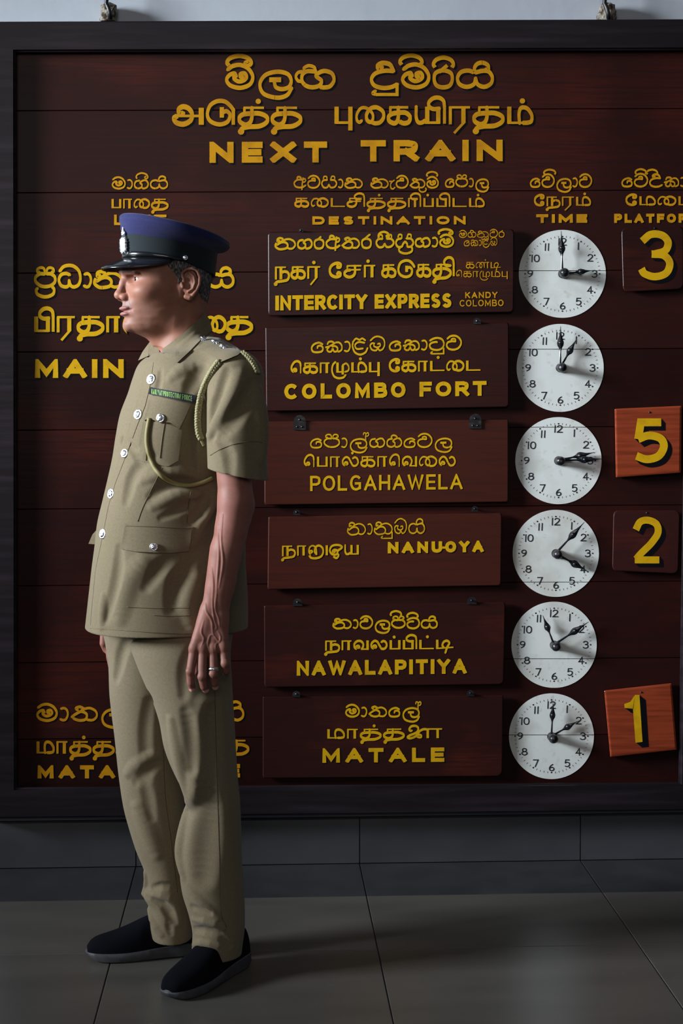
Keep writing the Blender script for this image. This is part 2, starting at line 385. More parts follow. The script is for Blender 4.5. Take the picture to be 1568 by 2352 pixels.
 'டி': '160|l1 12,0 12,100|l.6 4,95 164,84|s.9 72,84 60,60 74,24 104,12 126,36 106,82 88,144', 'ண': '214|s.7 34,82 20,92 6,78 6,44 28,10 60,8 92,34 100,64 90,92|s.9 88,94 66,80 66,46 84,12 110,4|s.7 110,4 134,20 138,92|s.7 134,70 130,20 160,4|l.6 150,4 214,4|l.9 186,4 186,104',
 'ளை': '300|s.9 44,20 30,22 22,4 40,-26 76,-30 98,-6 84,40 24,74 8,94 34,104 78,80 108,30 138,8 166,6|s.8 100,96 88,82 100,66 122,72 122,92 100,96|l.6 150,4 300,4|l1 178,4 178,104|l1 262,0 262,104',
}
SI = ('ma la nga ga ha ya da u ra rc a va tta pa rk dha aa na tha e ka lla mba sa gha ae tu hk').split()


def parse_glyph(s):
    w, *st = s.split('|')
    out = []
    for q in st:
        if not q:
            continue
        head, *pts = q.split()
        out.append((head[0], float(head[1:] or 1), [tuple(map(float, p.split(','))) for p in pts]))
    return float(w), out


def clip_y(poly, lo, hi):
    for sgn, lim in ((1, lo), (-1, -hi)):
        res = []
        for i in range(len(poly)):
            a, b = poly[i], poly[(i + 1) % len(poly)]
            fa, fb = sgn * a[1] - lim, sgn * b[1] - lim
            if fa >= 0:
                res.append(a)
            if (fa >= 0) != (fb >= 0):
                t = fa / (fa - fb)
                res.append((a[0] + (b[0] - a[0]) * t, a[1] + (b[1] - a[1]) * t))
        poly = res
        if len(poly) < 3:
            return []
    return poly


def ribbon(pts, w, ext=0.0, closed=False, mod=None):
    """polygons of a brush stroke along pts; w full width; ext lengthens the ends"""
    P = [np.array(p, float) for p in pts]
    n = len(P)
    if ext and not closed:
        d = P[0] - P[1]
        P[0] = P[0] + d / np.linalg.norm(d) * ext
        d = P[-1] - P[-2]
        P[-1] = P[-1] + d / np.linalg.norm(d) * ext
    L, R = [], []
    for i in range(n):
        if closed:
            a, c = P[(i - 1) % n], P[(i + 1) % n]
        else:
            a, c = P[max(i - 1, 0)], P[min(i + 1, n - 1)]
        d1 = P[i] - a if (closed or i > 0) else c - P[i]
        d2 = c - P[i] if (closed or i < n - 1) else P[i] - a
        d1 = d1 / (np.linalg.norm(d1) + 1e-9)
        d2 = d2 / (np.linalg.norm(d2) + 1e-9)
        t = d1 + d2
        t = t / (np.linalg.norm(t) + 1e-9)
        nrm = np.array([-t[1], t[0]])
        k = max(0.42, abs(np.dot(nrm, [-d1[1], d1[0]])))
        ww = w * (mod(t) if mod else 1.0) / 2 / k
        L.append(P[i] + nrm * ww)
        R.append(P[i] - nrm * ww)
    out = []
    for i in range(n if closed else n - 1):
        j = (i + 1) % n
        out.append([L[i], L[j], R[j], R[i]])
    return out


def glyph_polys(name, x, ytop, sx, h, w, slope, latin):
    """stroke polygons in picture pixels of one glyph whose left edge is x"""
    W, strokes = parse_glyph(GL[name])
    res = []
    lat = latin
    for kind, f, pts in strokes:
        if lat:
            Q = [(x + w / 2 + px * sx, ytop + slope * (px * sx) + w / 2 + py / 100 * (h - w)) for px, py in pts]
        else:
            Q = [(x + px * sx, ytop + slope * (px * sx) + py * h / 100) for px, py in pts]
        if kind == 'd':
            r = w * f * 0.5
            res.append([(Q[0][0] + r * math.cos(a), Q[0][1] + r * math.sin(a)) for a in np.linspace(0, 2 * PI, 12, endpoint=False)])
            continue
        if kind == 'l':
            pol = ribbon(Q, w * f, ext=(w * 0.5 if lat else 0))
        elif kind == 's':
            C = catmull(Q, 6)
            pol = ribbon(C, w * f, mod=None if lat else MODS)
            if not lat:                                               # rounded brush ends
                for e in (C[0], C[-1]):
                    r = w * f * 0.42
                    pol.append([(e[0] + r * math.cos(a), e[1] + r * math.sin(a)) for a in np.linspace(0, 2 * PI, 8, endpoint=False)])
        else:
            pol = ribbon(catmull(Q, 5, True), w * f, closed=True, mod=None if lat else MODS)
        if lat:
            mid = slope * (pts[0][0] * sx)
            pol = [clip_y(p, ytop + slope * W * sx / 2 - 0.3, ytop + slope * W * sx / 2 + h + 0.3) for p in pol]
        res += [p for p in pol if len(p) >= 3]
    return W, res


def MODS(t):
    return 0.78 + 0.34 * abs(t[0])


def word_polys(glyphs, x0, x1, ytop, ybase, w, slope=0.0, gap=None):
    glyphs = list(glyphs) if isinstance(glyphs, str) else glyphs
    lat = all(len(g) == 1 and ord(g) < 128 and g not in 'ea' for g in glyphs)
    Ws = [parse_glyph(GL[g])[0] for g in glyphs]
    h = ybase - ytop
    if not lat:
        w *= .86
    if lat:
        # letter width = strokes + w; the gaps take the rest
        tot = sum(Ws)
        n = len(glyphs)
        gp = gap if gap is not None else min(.6, max(.07, .12 + .45 * ((x1 - x0) / n / h - .8))) * h
        sx = (x1 - x0 - n * w - gp * (n - 1)) / max(tot, 1)
    else:
        g = gap if gap is not None else (14 if glyphs[0] in SI else 20)
        cnt = sum(1 for q in Ws[1:] if q > 30)
        sx = (x1 - x0) / (sum(Ws) + g * cnt)
    x = x0
    out = []
    for i, (q, W) in enumerate(zip(glyphs, Ws)):
        if not lat and i > 0 and W > 30:
            x += g * sx
        yt = ytop + slope * (x - x0)
        if q in ('i', 'ii'):
            continue
        _, pol = glyph_polys(q, x, yt, sx, h, w, slope, lat)
        out += pol
        x += (W * sx + w + gp) if lat else W * sx
    return out


def crescent(x0, x1, y, h, w, ii=False):
    """the vowel sign that sits over a Sinhala letter: a flat crescent"""
    W = x1 - x0
    P = [(x0 + W * a, y + h * b) for a, b in ((.10, .02), (.02, -.16), (.16, -.40), (.5, -.52), (.84, -.40), (.98, -.16), (.90, .02))]
    pol = ribbon(catmull(P, 6), w, mod=MODS)
    if ii:
        pol += ribbon(catmull([(x0 + W * a, y + h * b) for a, b in ((.98, -.16), (.9, 0), (.76, -.02), (.74, -.16), (.86, -.22))], 5), w * .8)
    return pol


def paint(name, polys, parent, y, m, shade=0, label=None, up=0.0009):
    """flat paint on a board at depth y; a black drop shade is painted below and to the right of it"""
    mb = MB()
    for i, p in enumerate(polys):                                     # overlapping strokes never share a plane
        mb.add([onY(q[0], q[1], y - up - (i % 89) * 4e-6) for q in p], [tuple(range(len(p)))])
    o = mb.build(name, m, parent)
    if label:
        o['label'] = label
    if shade:
        sb = MB()
        for k in (0.5, 1.0):
            for i, p in enumerate(polys):
                sb.add([onY(q[0] + shade * k, q[1] + shade * k, y - up + 0.0006 - 0.00015 * k - (i % 41) * 3e-6) for q in p], [tuple(range(len(p)))])
        s = sb.build('lettering_shade', M['black_paint'], parent)
        s['label'] = 'black painted drop shade'
    return o


# ------------------------------------------------------------------ the setting
Y_BOARD, Y_FRAME = -0.060, -0.092
B_BOT = onY(784, 1868, Y_FRAME)[2]

wall = MB()
zt = 3.2
wall.prism([(-4, 0, 0), (5, 0, 0), (5, 0, zt), (-4, 0, zt)], [(-4, .12, 0), (5, .12, 0), (5, .12, zt), (-4, .12, zt)])
wall_o = tag(wall.build('wall_back', M['plaster']), kind='structure')

# skirting of large tiles along the foot of the wall
sk = tag(link('baseboard_back', [(-4, 0, 0), (5, 0, 0), (5, 0, 0.13), (-4, 0, 0.13), (-4, -.012, 0), (5, -.012, 0), (5, -.012, 0.128), (-4, -.012, 0.128)],
              [(0, 1, 2, 3), (7, 6, 5, 4), (0, 4, 5, 1), (1, 5, 6, 2), (2, 6, 7, 3), (3, 7, 4, 0)], M['grout']), kind='structure')
x_j = onZ(826, 1985)[0]
tile_w = onZ(1460, 2166)[0] - onZ(864, 2181)[0]
seam = [x_j + k * tile_w for k in range(-4, 6)]
for a, b in zip(seam[:-1], seam[1:]):
    prof = [(-0.012, 0.0015), (-0.026, 0.0015), (-0.025, 0.02), (-0.0235, 0.10), (-0.021, 0.128), (-0.016, 0.133), (-0.012, 0.134)]
    mb = MB()
    mb.loft([[(a + .0015, y, z) for y, z in prof], [(b - .0015, y, z) for y, z in prof]])
    mb.build('skirting_tile', M['skirt_tile'], sk)

# floor: joints traced on the ground, dark border row first
fl = tag(link('floor', [(-4, 0, -0.02), (5, 0, -0.02), (5, -8, -0.02), (-4, -8, -0.02), (-4, 0, -0.0025), (5, 0, -0.0025), (5, -8, -0.0025), (-4, -8, -0.0025)],
              [(0, 1, 2, 3), (7, 6, 5, 4), (0, 4, 5, 1), (1, 5, 6, 2), (2, 6, 7, 3), (3, 7, 4, 0)], M['grout']), kind='structure')
y_a = float(np.mean([onZ(x, y)[1] for x, y in ((0, 2070), (768, 2059), (1568, 2047))]))
y_b = float(np.mean([onZ(x, y)[1] for x, y in ((0, 2197), (768, 2181), (1568, 2165.6))]))


def tilt_y(x, y0):
    return y0


ys = [-0.026, y_a, y_b] + [y_b - k * tile_w for k in range(1, 9)]
for r, (y0, y1) in enumerate(zip(ys[:-1], ys[1:])):
    for a, b in zip(seam[:-1], seam[1:]):
        g = 0.0014
        top = [(a + g, y0 - g, 0), (a + g, y1 + g, 0), (b - g, y1 + g, 0), (b - g, y0 - g, 0)]
        mb = MB()
        mb.prism([(x, y, -0.0006) for x, y, z in top], [(x, y, -0.01) for x, y, z in top])
        c = 0.0012
        mb.prism([(a + g + c, y0 - g - c, 0), (a + g + c, y1 + g + c, 0), (b - g - c, y1 + g + c, 0), (b - g - c, y0 - g - c, 0)], [(x, y, -0.0006) for x, y, z in top])
        t = mb.build('floor_tile', M['dark_tile'] if r == 0 else M['tile'], fl)
        if r == 0:
            t['label'] = 'charcoal border tile'

# ------------------------------------------------------------------ the train board
board = thing('departure_board', (0.3, -0.03, B_BOT), 'large dark mahogany NEXT TRAIN board in a black frame hanging on the wall', 'sign board')
joints = [252, 440, 624, 804.6, 984, 1165, 1340.5, 1516.7, 1692]
edges = [116] + joints + [1812]
LX, RX = 30, 1612
for k, (a, b) in enumerate(zip(edges[:-1], edges[1:])):
    g = 0.45
    sl = (-0.0028, -0.0086)
    def q(x, y, yy, gg=0.0):
        s = -0.0028 + (-0.0086 + 0.0028) * (y - 118) / 1690
        return onY(x, y + s * (x - 784) + gg, yy)
    bev = 1.1
    fr = [q(LX - 20, a, Y_BOARD, g + bev), q(RX + 20, a, Y_BOARD, g + bev), q(RX + 20, b, Y_BOARD, -g - bev), q(LX - 20, b, Y_BOARD, -g - bev)]
    mi = [q(LX - 20, a, Y_BOARD + .0015, g), q(RX + 20, a, Y_BOARD + .0015, g), q(RX + 20, b, Y_BOARD + .0015, -g), q(LX - 20, b, Y_BOARD + .0015, -g)]
    bk = [q(LX - 20, a, -0.03, g), q(RX + 20, a, -0.03, g), q(RX + 20, b, -0.03, -g), q(LX - 20, b, -0.03, -g)]
    mb = MB()
    mb.loft([fr, mi, bk])
    mb.build('plank', M['wood'], board)
bk = [onY(LX - 18, 112, -0.029), onY(RX + 18, 110, -0.029), onY(RX + 18, 1800, -0.029), onY(LX - 18, 1810, -0.029)]
mb = MB()
mb.prism(bk, [(p[0], -0.004, p[2]) for p in bk])
mb.build('back_panel', M['black_paint'], board)


def frame_bar(o0, o1, i0, i1):
    """mitred bar: outer edge o0-o1, inner edge i0-i1 in picture pixels; the inner edge steps down to the planks"""
    def P(p, y):
        return onY(p[0], p[1], y)
    def mix(a, b, t):
        return (a[0] + (b[0] - a[0]) * t, a[1] + (b[1] - a[1]) * t)
    rings = []
    for o, i in ((o0, i0), (o1, i1)):
        rings.append([P(o, -0.004), P(o, Y_FRAME + .003), P(mix(o, i, .04), Y_FRAME), P(mix(o, i, .90), Y_FRAME), P(mix(o, i, .94), Y_FRAME + .006), P(mix(o, i, .985), Y_FRAME + .008), P(i, Y_FRAME + .014), P(i, -0.02)])
    mb = MB()
    mb.loft(rings)
    return mb.build('frame_bar', M['frame'], board)


O = [(-34, 50), (1640, 44), (1646, 1860), (-34, 1880)]
I = [(37, 121), (1582, 116), (1557, 1796), (39, 1808)]
for k in range(4):
    frame_bar(O[k], O[(k + 1) % 4], I[k], I[(k + 1) % 4])


def text_line(parent, words, y, m, w, shade=0, label=None):
    """one painted word is one part; the crescents listed after a word belong to it"""
    groups = []
    for wd_ in words:
        if wd_[0] == 'crescent':
            groups[-1] += crescent(*wd_[1:])
        else:
            g, x0, x1, yt, yb = wd_[:5]
            groups.append(word_polys(g, x0, x1, yt, yb, wd_[6] if len(wd_) > 6 else w, wd_[5] if len(wd_) > 5 else 0.0))
    for pol in groups:
        paint('lettering', pol, parent, y, m, shade, label)


def sp(s):
    return s.split()


B = Y_BOARD
text_line(board, [(sp('ma la nga'), 518, 770, 161, 203), ('crescent', 520, 578, 150, 42, 9.5, True), (sp('da u ma rc ya'), 850, 1134, 160, 202), ('crescent', 917, 970, 148, 40, 9, False),
                  ('crescent', 994, 1042, 154, 42, 9, False)], B, M['gold'], 10.5, 4, 'word of the yellow Sinhala heading')
text_line(board, [(sp('அ டு த . த'), 397, 692, 246, 285), (sp('பு ை க ய இ ர த ம .'), 768, 1223, 245, 284)], B, M['gold'], 11.5, 4, 'word of the yellow Tamil heading')
text_line(board, [('NEXT', 481, 751, 326, 374, -.004), ('TRAIN', 828, 1154, 322, 371, -.004)], B, M['gold'], 14.5, 4, 'yellow word of the NEXT TRAIN heading')
# column heads
text_line(board, [(sp('ma aa ga ya'), 257, 386, 413, 434), ('crescent', 312, 340, 410, 24, 3.6, True)], B, M['gold'], 4.6, 1.6)
text_line(board, [(sp('ப ா ை த'), 256, 386, 457, 478)], B, M['gold'], 6, 1.6)
text_line(board, [('LINE', 262, 382, 493, 517)], B, M['gold'], 6, 2)
text_line(board, [(sp('a va sa aa na'), 674, 833, 412, 432), (sp('na ae va tha tu ma'), 851, 1007, 412, 432), ('crescent', 979, 1005, 405, 20, 4, False), (sp('e pa aa la'), 1022, 1122, 410, 430)], B, M['gold'], 4.6, 1.6)
text_line(board, [(sp('க ை ட ச இ த . த ா இ ப . ப இ ட ம .'), 677, 1112, 455, 475)], B, M['gold'], 5.8, 1.6)
text_line(board, [('DESTINATION', 717, 1069, 497, 516, -.002)], B, M['gold'], 6, 2)
text_line(board, [(sp('e va la aa va'), 1217, 1359, 409, 430), ('crescent', 1248, 1276, 400, 20, 4.2, False)], B, M['gold'], 4.8, 1.6)
text_line(board, [(sp('ே ந ர ம .'), 1227, 1356, 452, 472)], B, M['gold'], 6, 1.6)
text_line(board, [('TIME', 1231, 1348, 492, 512, -.002)], B, M['gold'], 7, 2)
text_line(board, [(sp('e va da ka aa va'), 1427, 1610, 408, 429), ('crescent', 1458, 1484, 399, 20, 4.2, False), ('crescent', 1484, 1510, 400, 20, 4.2, False)], B, M['gold'], 4.8, 1.6)
text_line(board, [(sp('ே ம ை ட'), 1437, 1592, 451, 471)], B, M['gold'], 6, 1.6)
text_line(board, [('PLATFORM', 1410, 1604, 491, 512, -.002)], B, M['gold'], 6.5, 2)
# the line names at the left
text_line(board, [(sp('pa rk dha aa na'), 79, 282, 628, 661), (sp('ma aa ga'), 300, 440, 628, 661), (sp('ya'), 478, 538, 628, 661)], B, M['bright_gold'], 8.6, 3.5, 'yellow Sinhala name of the main line')
text_line(board, [(sp('ப இ ர த ா'), 79, 276, 727, 762), (sp('ன'), 282, 330, 727, 762), (sp('ப ா'), 360, 450, 727, 762), (sp('ை'), 470, 518, 727, 762), (sp('த'), 520, 579, 727, 760)], B, M['bright_gold'], 11, 3.5)
text_line(board, [('MAIN', 80, 284, 825, 868), ('LINE', 345, 520, 823, 866)], B, M['bright_gold'], 12.5, 4, 'yellow word of the MAIN LINE name')
text_line(board, [(sp('ma aa tha la'), 84, 290, 1626, 1656), (sp('ma aa ga'), 320, 470, 1626, 1656), (sp('ya'), 500, 561, 1624, 1656)], B, M['gold'], 7, 2.5)
text_line(board, [(sp('ம ா த . த'), 84, 262, 1703, 1730), (sp('ளை'), 266, 340, 1703, 1730), (sp('ப ா ை த'), 400, 571, 1700, 1728)], B, M['gold'], 8, 2.5)
text_line(board, [('MATALE', 86, 345, 1758, 1788, -.002), ('LINE', 430, 551, 1755, 1786, -.002)], B, M['gold'], 9.5, 3)


# ------------------------------------------------------------------ destination plates
def rounded(corners, r, n=5):
    out = []
    C = [np.array(c, float) for c in corners]
    for i in range(4):
        p, a, b = C[i], C[i - 1], C[(i + 1) % 4]
        da, db = (a - p) / np.linalg.norm(a - p), (b - p) / np.linalg.norm(b - p)
        rr = r[i] if hasattr(r, '__len__') else r
        s, e, c = p + da * rr, p + db * rr, p + (da + db) * rr
        for k in range(n):
            t = k / (n - 1)
            v = (1 - t) ** 2 * s + 2 * t * (1 - t) * p + t * t * e
            out.append((float(v[0]), float(v[1])))
    return out


def plate_mesh(name, corners, r, yf, thick, m, parent, bev=2.0):
    c = np.mean(np.array(corners, float), axis=0)
    o = rounded(corners, r)
    def shrink(k):
        res = []
        for p in o:
            d = np.array(p) - c
            res.append(tuple(c + d * np.array([1 - k / abs(c[0] - corners[0][0]), 1 - k / abs(c[1] - corners[0][1])])))
        return res
    b1 = [onY(*p, yf) for p in shrink(bev)]
    b2 = [onY(*p, yf + 0.0012) for p in shrink(bev * .3)]
    b3 = [onY(*p, yf + 0.003) for p in o]
    b4 = [onY(*p, yf + thick) for p in o]
    mb = MB()
    mb.loft([b1, b2, b3, b4])
    return mb.build(name, m, parent)


def bracket(px, py, s, parent, yf, full=False):
    """black iron hanger: a rounded strap screwed on the plate with the nail it hangs on"""
    mb = MB()
    top = [(px + s * math.cos(a), py - s * .2 - s * math.sin(a)) for a in np.linspace(0, PI, 9)]
    low = [(px - s, py + s * 1.25), (px + s, py + s * 1.25)] if full else [(px - s, py + s * .35), (px + s, py + s * .35)]
    ring = top + low
    mb.prism([onY(*p, yf - 0.004) for p in ring], [onY(*p, yf - 0.0005) for p in ring])
    o = mb.build('hanger_strap', M['iron'], parent)
    nb = MB()
    a = onY(px, py - s * .45, yf - 0.012)
    nb.tube([a, onY(px, py - s * .4, yf - 0.004), onY(px, py - s * .3, yf + 0.02)], [0.0035, 0.0022, 0.0022], 8)
    if full:
        for dx in (-.4, .4):
            c = onY(px + s * dx, py + s * .75, yf - 0.004)
            nb.tube([c, c + [0, -.0015, 0], c + [0, -.0025, 0]], [0.0034, 0.0032, 0.0012], 10)
    nb.build('screw', M['knob'], o, True)


def plate(corners, r, yf, thick, m, label, bev=2.0, group='destination plates hung on the board', name='destination_plate', cat='sign'):
    c = onY(*np.mean(np.array(corners, float), axis=0), yf)
    t = thing(name, (c[0], yf + thick, c[2]), label, cat, group)
    plate_mesh('panel', corners, r, yf, thick, m, t, bev)
    return t


YP = Y_BOARD - 0.022
P1 = plate([(615, 533), (1180, 526), (1179, 717), (616, 726)], 9, YP, 0.012, M['plate'], 'dark wooden plate lettered INTERCITY EXPRESS, topmost of the six')
text_line(P1, [(sp('na ga rc a tha ra'), 631, 853, 550, 573, -.012), (sp('sa gha rk ga aa ma'), 863, 1042, 547, 569, -.01), ('crescent', 868, 894, 545, 24, 4.6, True), ('crescent', 1006, 1040, 538, 22, 5, True)], YP, M['bright_gold'], 5.6, 1.8)
text_line(P1, [(sp('ma ha na u va rc'), 1054, 1158, 533, 546, -.01, 2.4), (sp('e ka aa lla mba'), 1065, 1142, 552, 565, -.01, 2.4)], YP, M['gold'], 2.4, .8)
text_line(P1, [(sp('ந க ர .'), 631, 735, 613, 640, -.01), (sp('ே ச ா .'), 756, 862, 610, 637, -.01), (sp('க டூ க த இ'), 877, 1043, 608, 636, -.01)], YP, M['bright_gold'], 7.6, 2)
text_line(P1, [(sp('க ண . டி'), 1070, 1149, 602, 616), (sp('ெ க ா ழு ம . பு'), 1047, 1166, 623, 636)], YP, M['gold'], 2.8, .8)
text_line(P1, [('INTERCITY', 632, 843, 679, 713, -.016), ('EXPRESS', 860, 1037, 676, 709, -.014)], YP, M['bright_gold'], 8.4, 2.2)
text_line(P1, [('KANDY', 1068, 1142, 671, 685, -.01, 2.8), ('COLOMBO', 1055, 1156, 689, 704, -.01, 2.4)], YP, M['gold'], 2.6, .8)
P2 = plate([(609, 752), (1168, 741), (1168, 935), (611, 945)], [2, 5, 8, 6], YP, 0.012, M['plate'], 'dark reddish wooden plate lettered COLOMBO FORT, second from the top')
text_line(P2, [(sp('e ka aa lla mba'), 714, 885, 786, 810, -.02), (sp('e ka aa tta u va'), 893, 1060, 783, 806, -.016)], YP, M['bright_gold'], 5.0, 1.2)
text_line(P2, [(sp('ெ க ா ழு ம . பு'), 668, 872, 834, 857, -.012), (sp('ே க ா ட . ை ட'), 894, 1103, 830, 853, -.01)], YP, M['bright_gold'], 6.6, 1.2)
text_line(P2, [('COLOMBO', 652, 931, 882, 917, -.016), ('FORT', 963, 1117, 877, 911, -.014)], YP, M['bright_gold'], 9, 1.6)
P3 = plate([(607, 968), (1167, 964), (1167, 1153), (607, 1160)], [3, 2, 5, 6], YP, 0.012, M['plate_red'], 'brown wooden plate lettered POLGAHAWELA with two black hangers')
text_line(P3, [(sp('e pa aa la hk ga ha e va la'), 712, 1038, 1007, 1029, -.006)], YP, M['bright_gold'], 4.3, 1)
text_line(P3, [(sp('ெ ப ா ல . க ா ெ வ ை ல'), 698, 1046, 1049, 1072, -.004)], YP, M['bright_gold'], 5.6, 1)
text_line(P3, [('POLGAHAWELA', 712, 1062, 1093, 1128, -.013)], YP, M['bright_gold'], 5.6, 1.2)
bracket(688, 970, 14, P3, YP, True)
bracket(1091, 967, 14, P3, YP, True)
P4 = plate([(616, 1187), (1152, 1178), (1150, 1345), (614, 1354)], [3, 6, 6, 5], YP, 0.012, M['plate_red'], 'warm brown wooden plate lettered NANU-OYA in one row')
text_line(P4, [(sp('na aa na u mba ya'), 797, 976, 1204, 1229, -.016)], YP, M['bright_gold'], 4.0, 1)
text_line(P4, [(sp('ந ா னு ஒ ய'), 647, 824, 1254, 1276, -.014)], YP, M['bright_gold'], 6.0, 1.6)
text_line(P4, [('NANU', 890, 1015, 1245, 1271, -.014), ('-', 1007, 1026, 1245, 1269, 0, 5), ('OYA', 1022, 1110, 1243, 1269, -.014)], YP, M['bright_gold'], 8, 1.8)
bracket(681, 1180, 8, P4, YP)
bracket(1090, 1172, 8, P4, YP)
P5 = plate([(606, 1391), (1160, 1383), (1156, 1572), (607, 1579)], [3, 6, 10, 8], YP, 0.012, M['plate'], 'almost black wooden plate lettered NAWALAPITIYA')
text_line(P5, [(sp('na aa va la pa tta ya'), 764, 1005, 1424, 1444, -.002), ('crescent', 896, 922, 1414, 20, 4.4, False), ('crescent', 934, 960, 1418, 20, 4.4, False)], YP, M['bright_gold'], 5, 1.2)
text_line(P5, [(sp('ந ா வ ல ப . ப இ ட . டி'), 746, 1040, 1472, 1493, -.01)], YP, M['bright_gold'], 6.6, 1.2)
text_line(P5, [('NAWALAPITIYA', 681, 1071, 1518, 1552, -.013)], YP, M['bright_gold'], 8.6, 1.8)
bracket(683, 1388, 11, P5, YP)
bracket(1083, 1384, 11, P5, YP)
P6 = plate([(603, 1600), (1155, 1597), (1153, 1783), (603, 1788)], [2, 2, 12, 6], YP, 0.012, M['plate'], 'dark wooden plate lettered MATALE, lowest of the six')
text_line(P6, [(sp('ma aa tha e la hk'), 793, 965, 1625, 1647, -.004)], YP, M['bright_gold'], 5, 1.2)
text_line(P6, [(sp('ம ா த . த ளை'), 751, 1015, 1675, 1696, -.006)], YP, M['bright_gold'], 6.6, 1.4)
text_line(P6, [('MATALE', 740, 1020, 1719, 1752, -.008)], YP, M['bright_gold'], 9, 2.2)
bracket(680, 1598, 9, P6, YP)
bracket(1080, 1596, 9, P6, YP)
bracket(691, 531, 5, P1, YP)
bracket(1095, 741, 9, P2, YP)


# ------------------------------------------------------------------ platform number plates
def digit(parent, ch, x0, x1, yt, yb, w, yf, shade, slope=0.0):
    W, st = parse_glyph(GL[ch])
    pol = []
    sx = (x1 - x0 - w) / W
    for kind, f, pts in st:
        Q = [(x0 + w / 2 + a * sx - slope * (b / 100 * (yb - yt)), yt + w / 2 + b / 100 * (yb - yt - w)) for a, b in pts]
        pol += ribbon(Q, w * f) if kind == 'l' else ribbon(catmull(Q, 8), w * f)
    mb = MB()
    for i, p in enumerate(pol):
        mb.add([onY(q[0], q[1], yf - 0.0012 - i * 4e-6) for q in p], [tuple(range(len(p)))])
    mb.build('numeral', M['bright_gold'], parent)
    sb = MB()
    for k in range(1, 7):
        for i, p in enumerate(pol):
            sb.add([onY(q[0] + shade * k / 6, q[1] + shade * k / 6, yf - 0.0010 + 0.0001 * k - i * 2e-6) for q in p], [tuple(range(len(p)))])
    s = sb.build('numeral_shade', M['black_paint'], parent)
    s['label'] = 'black block shade of the numeral'


def nail(px, py, yf, parent):
    mb = MB()
    c = onY(px, py, yf)
    mb.tube([c + [0, 0.004, 0], c + [0, -.0012, 0], c + [0, -.002, 0]], [0.0028, 0.0028, 0.0012], 10)
    mb.build('nail', M['iron'], parent, True)


GP = 'platform number plates on the board'
n3 = plate([(1426, 524), (1569, 519), (1569, 664), (1430, 671)], 13, YP, 0.012, M['plate'], 'small dark plate with a yellow 3 beside the top clock', group=GP, name='number_plate')
digit(n3, '3', 1464, 1544, 530, 643, 17, YP, 8)
nail(1503, 524, YP, n3)
YO = Y_BOARD - 0.030
n5 = plate([(1411, 939), (1565, 932), (1563, 1086), (1414, 1097)], 2.5, YO, 0.024, M['orange_wood'], 'bright orange brown plate with a yellow 5', 4.5, GP, 'number_plate')
digit(n5, '5', 1450, 1531, 961, 1063, 18, YO, 10)
nail(1491, 947, YO, n5)
n2 = plate([(1408, 1172), (1561, 1172), (1557, 1318), (1405, 1311)], 13, YP, 0.012, M['plate'], 'small dark plate with a yellow 2', group=GP, name='number_plate')
digit(n2, '2', 1450, 1520, 1187, 1294, 16, YP, 9)
nail(1485, 1178, YP, n2)
n1 = plate([(1387, 1586), (1542, 1569), (1554, 1722), (1401, 1739)], 2.5, YO, 0.024, M['orange_wood'], 'tilted orange brown plate with a yellow 1 by the lowest clock', 4.5, GP, 'number_plate')
pol1 = [[(1458, 1596), (1468, 1596), (1475, 1704), (1459, 1706), (1453, 1626)], [(1433, 1617), (1447, 1612), (1458, 1596), (1454, 1628), (1434, 1626)]]
mb = MB()
for p in pol1:
    mb.add([onY(*q, YO - .0012) for q in p], [tuple(range(len(p)))])
mb.build('numeral', M['bright_gold'], n1)
mb = MB()
for k in range(1, 7):
    for p in pol1:
        mb.add([onY(q[0] + k * 2.4, q[1] + k * 1.9, YO - .0010 + .0001 * k) for q in p], [tuple(range(len(p)))])
mb.build('numeral_shade', M['black_paint'], n1)['label'] = 'black block shade of the numeral'
nail(1472, 1590, YO, n1)

# ------------------------------------------------------------------ clock dials
HR = 'painted clock dials with movable hands'
clocks = [((1291, 629), 100, (1288.5, 530), (1362, 621), 622, 'topmost clock dial, hands at three o clock, beside the INTERCITY EXPRESS plate'),
          ((1286, 845), 100, (1287, 749), (1324, 778), 802, 'second clock dial, hands at one o clock, beside the COLOMBO FORT plate'),
          ((1282, 1058), 99, (1383, 1054), (1365, 1039), 981, 'third clock dial with both hands pointing right, beside the POLGAHAWELA plate'),
          ((1276, 1271), 99, (1342, 1199), (1349, 1312), 1337, 'fourth clock dial, hands towards one and four, beside the NANU-OYA plate'),
          ((1272, 1481), 98, (1352, 1428), (1246, 1413), 1513, 'fifth clock dial, hands towards two and eleven, beside the NAWALAPITIYA plate'),
          ((1266, 1691), 97.5, (1270, 1610), (1329, 1655), 1688, 'lowest clock dial, hands at two o clock, beside the MATALE plate')]
YD = Y_BOARD - 0.0015


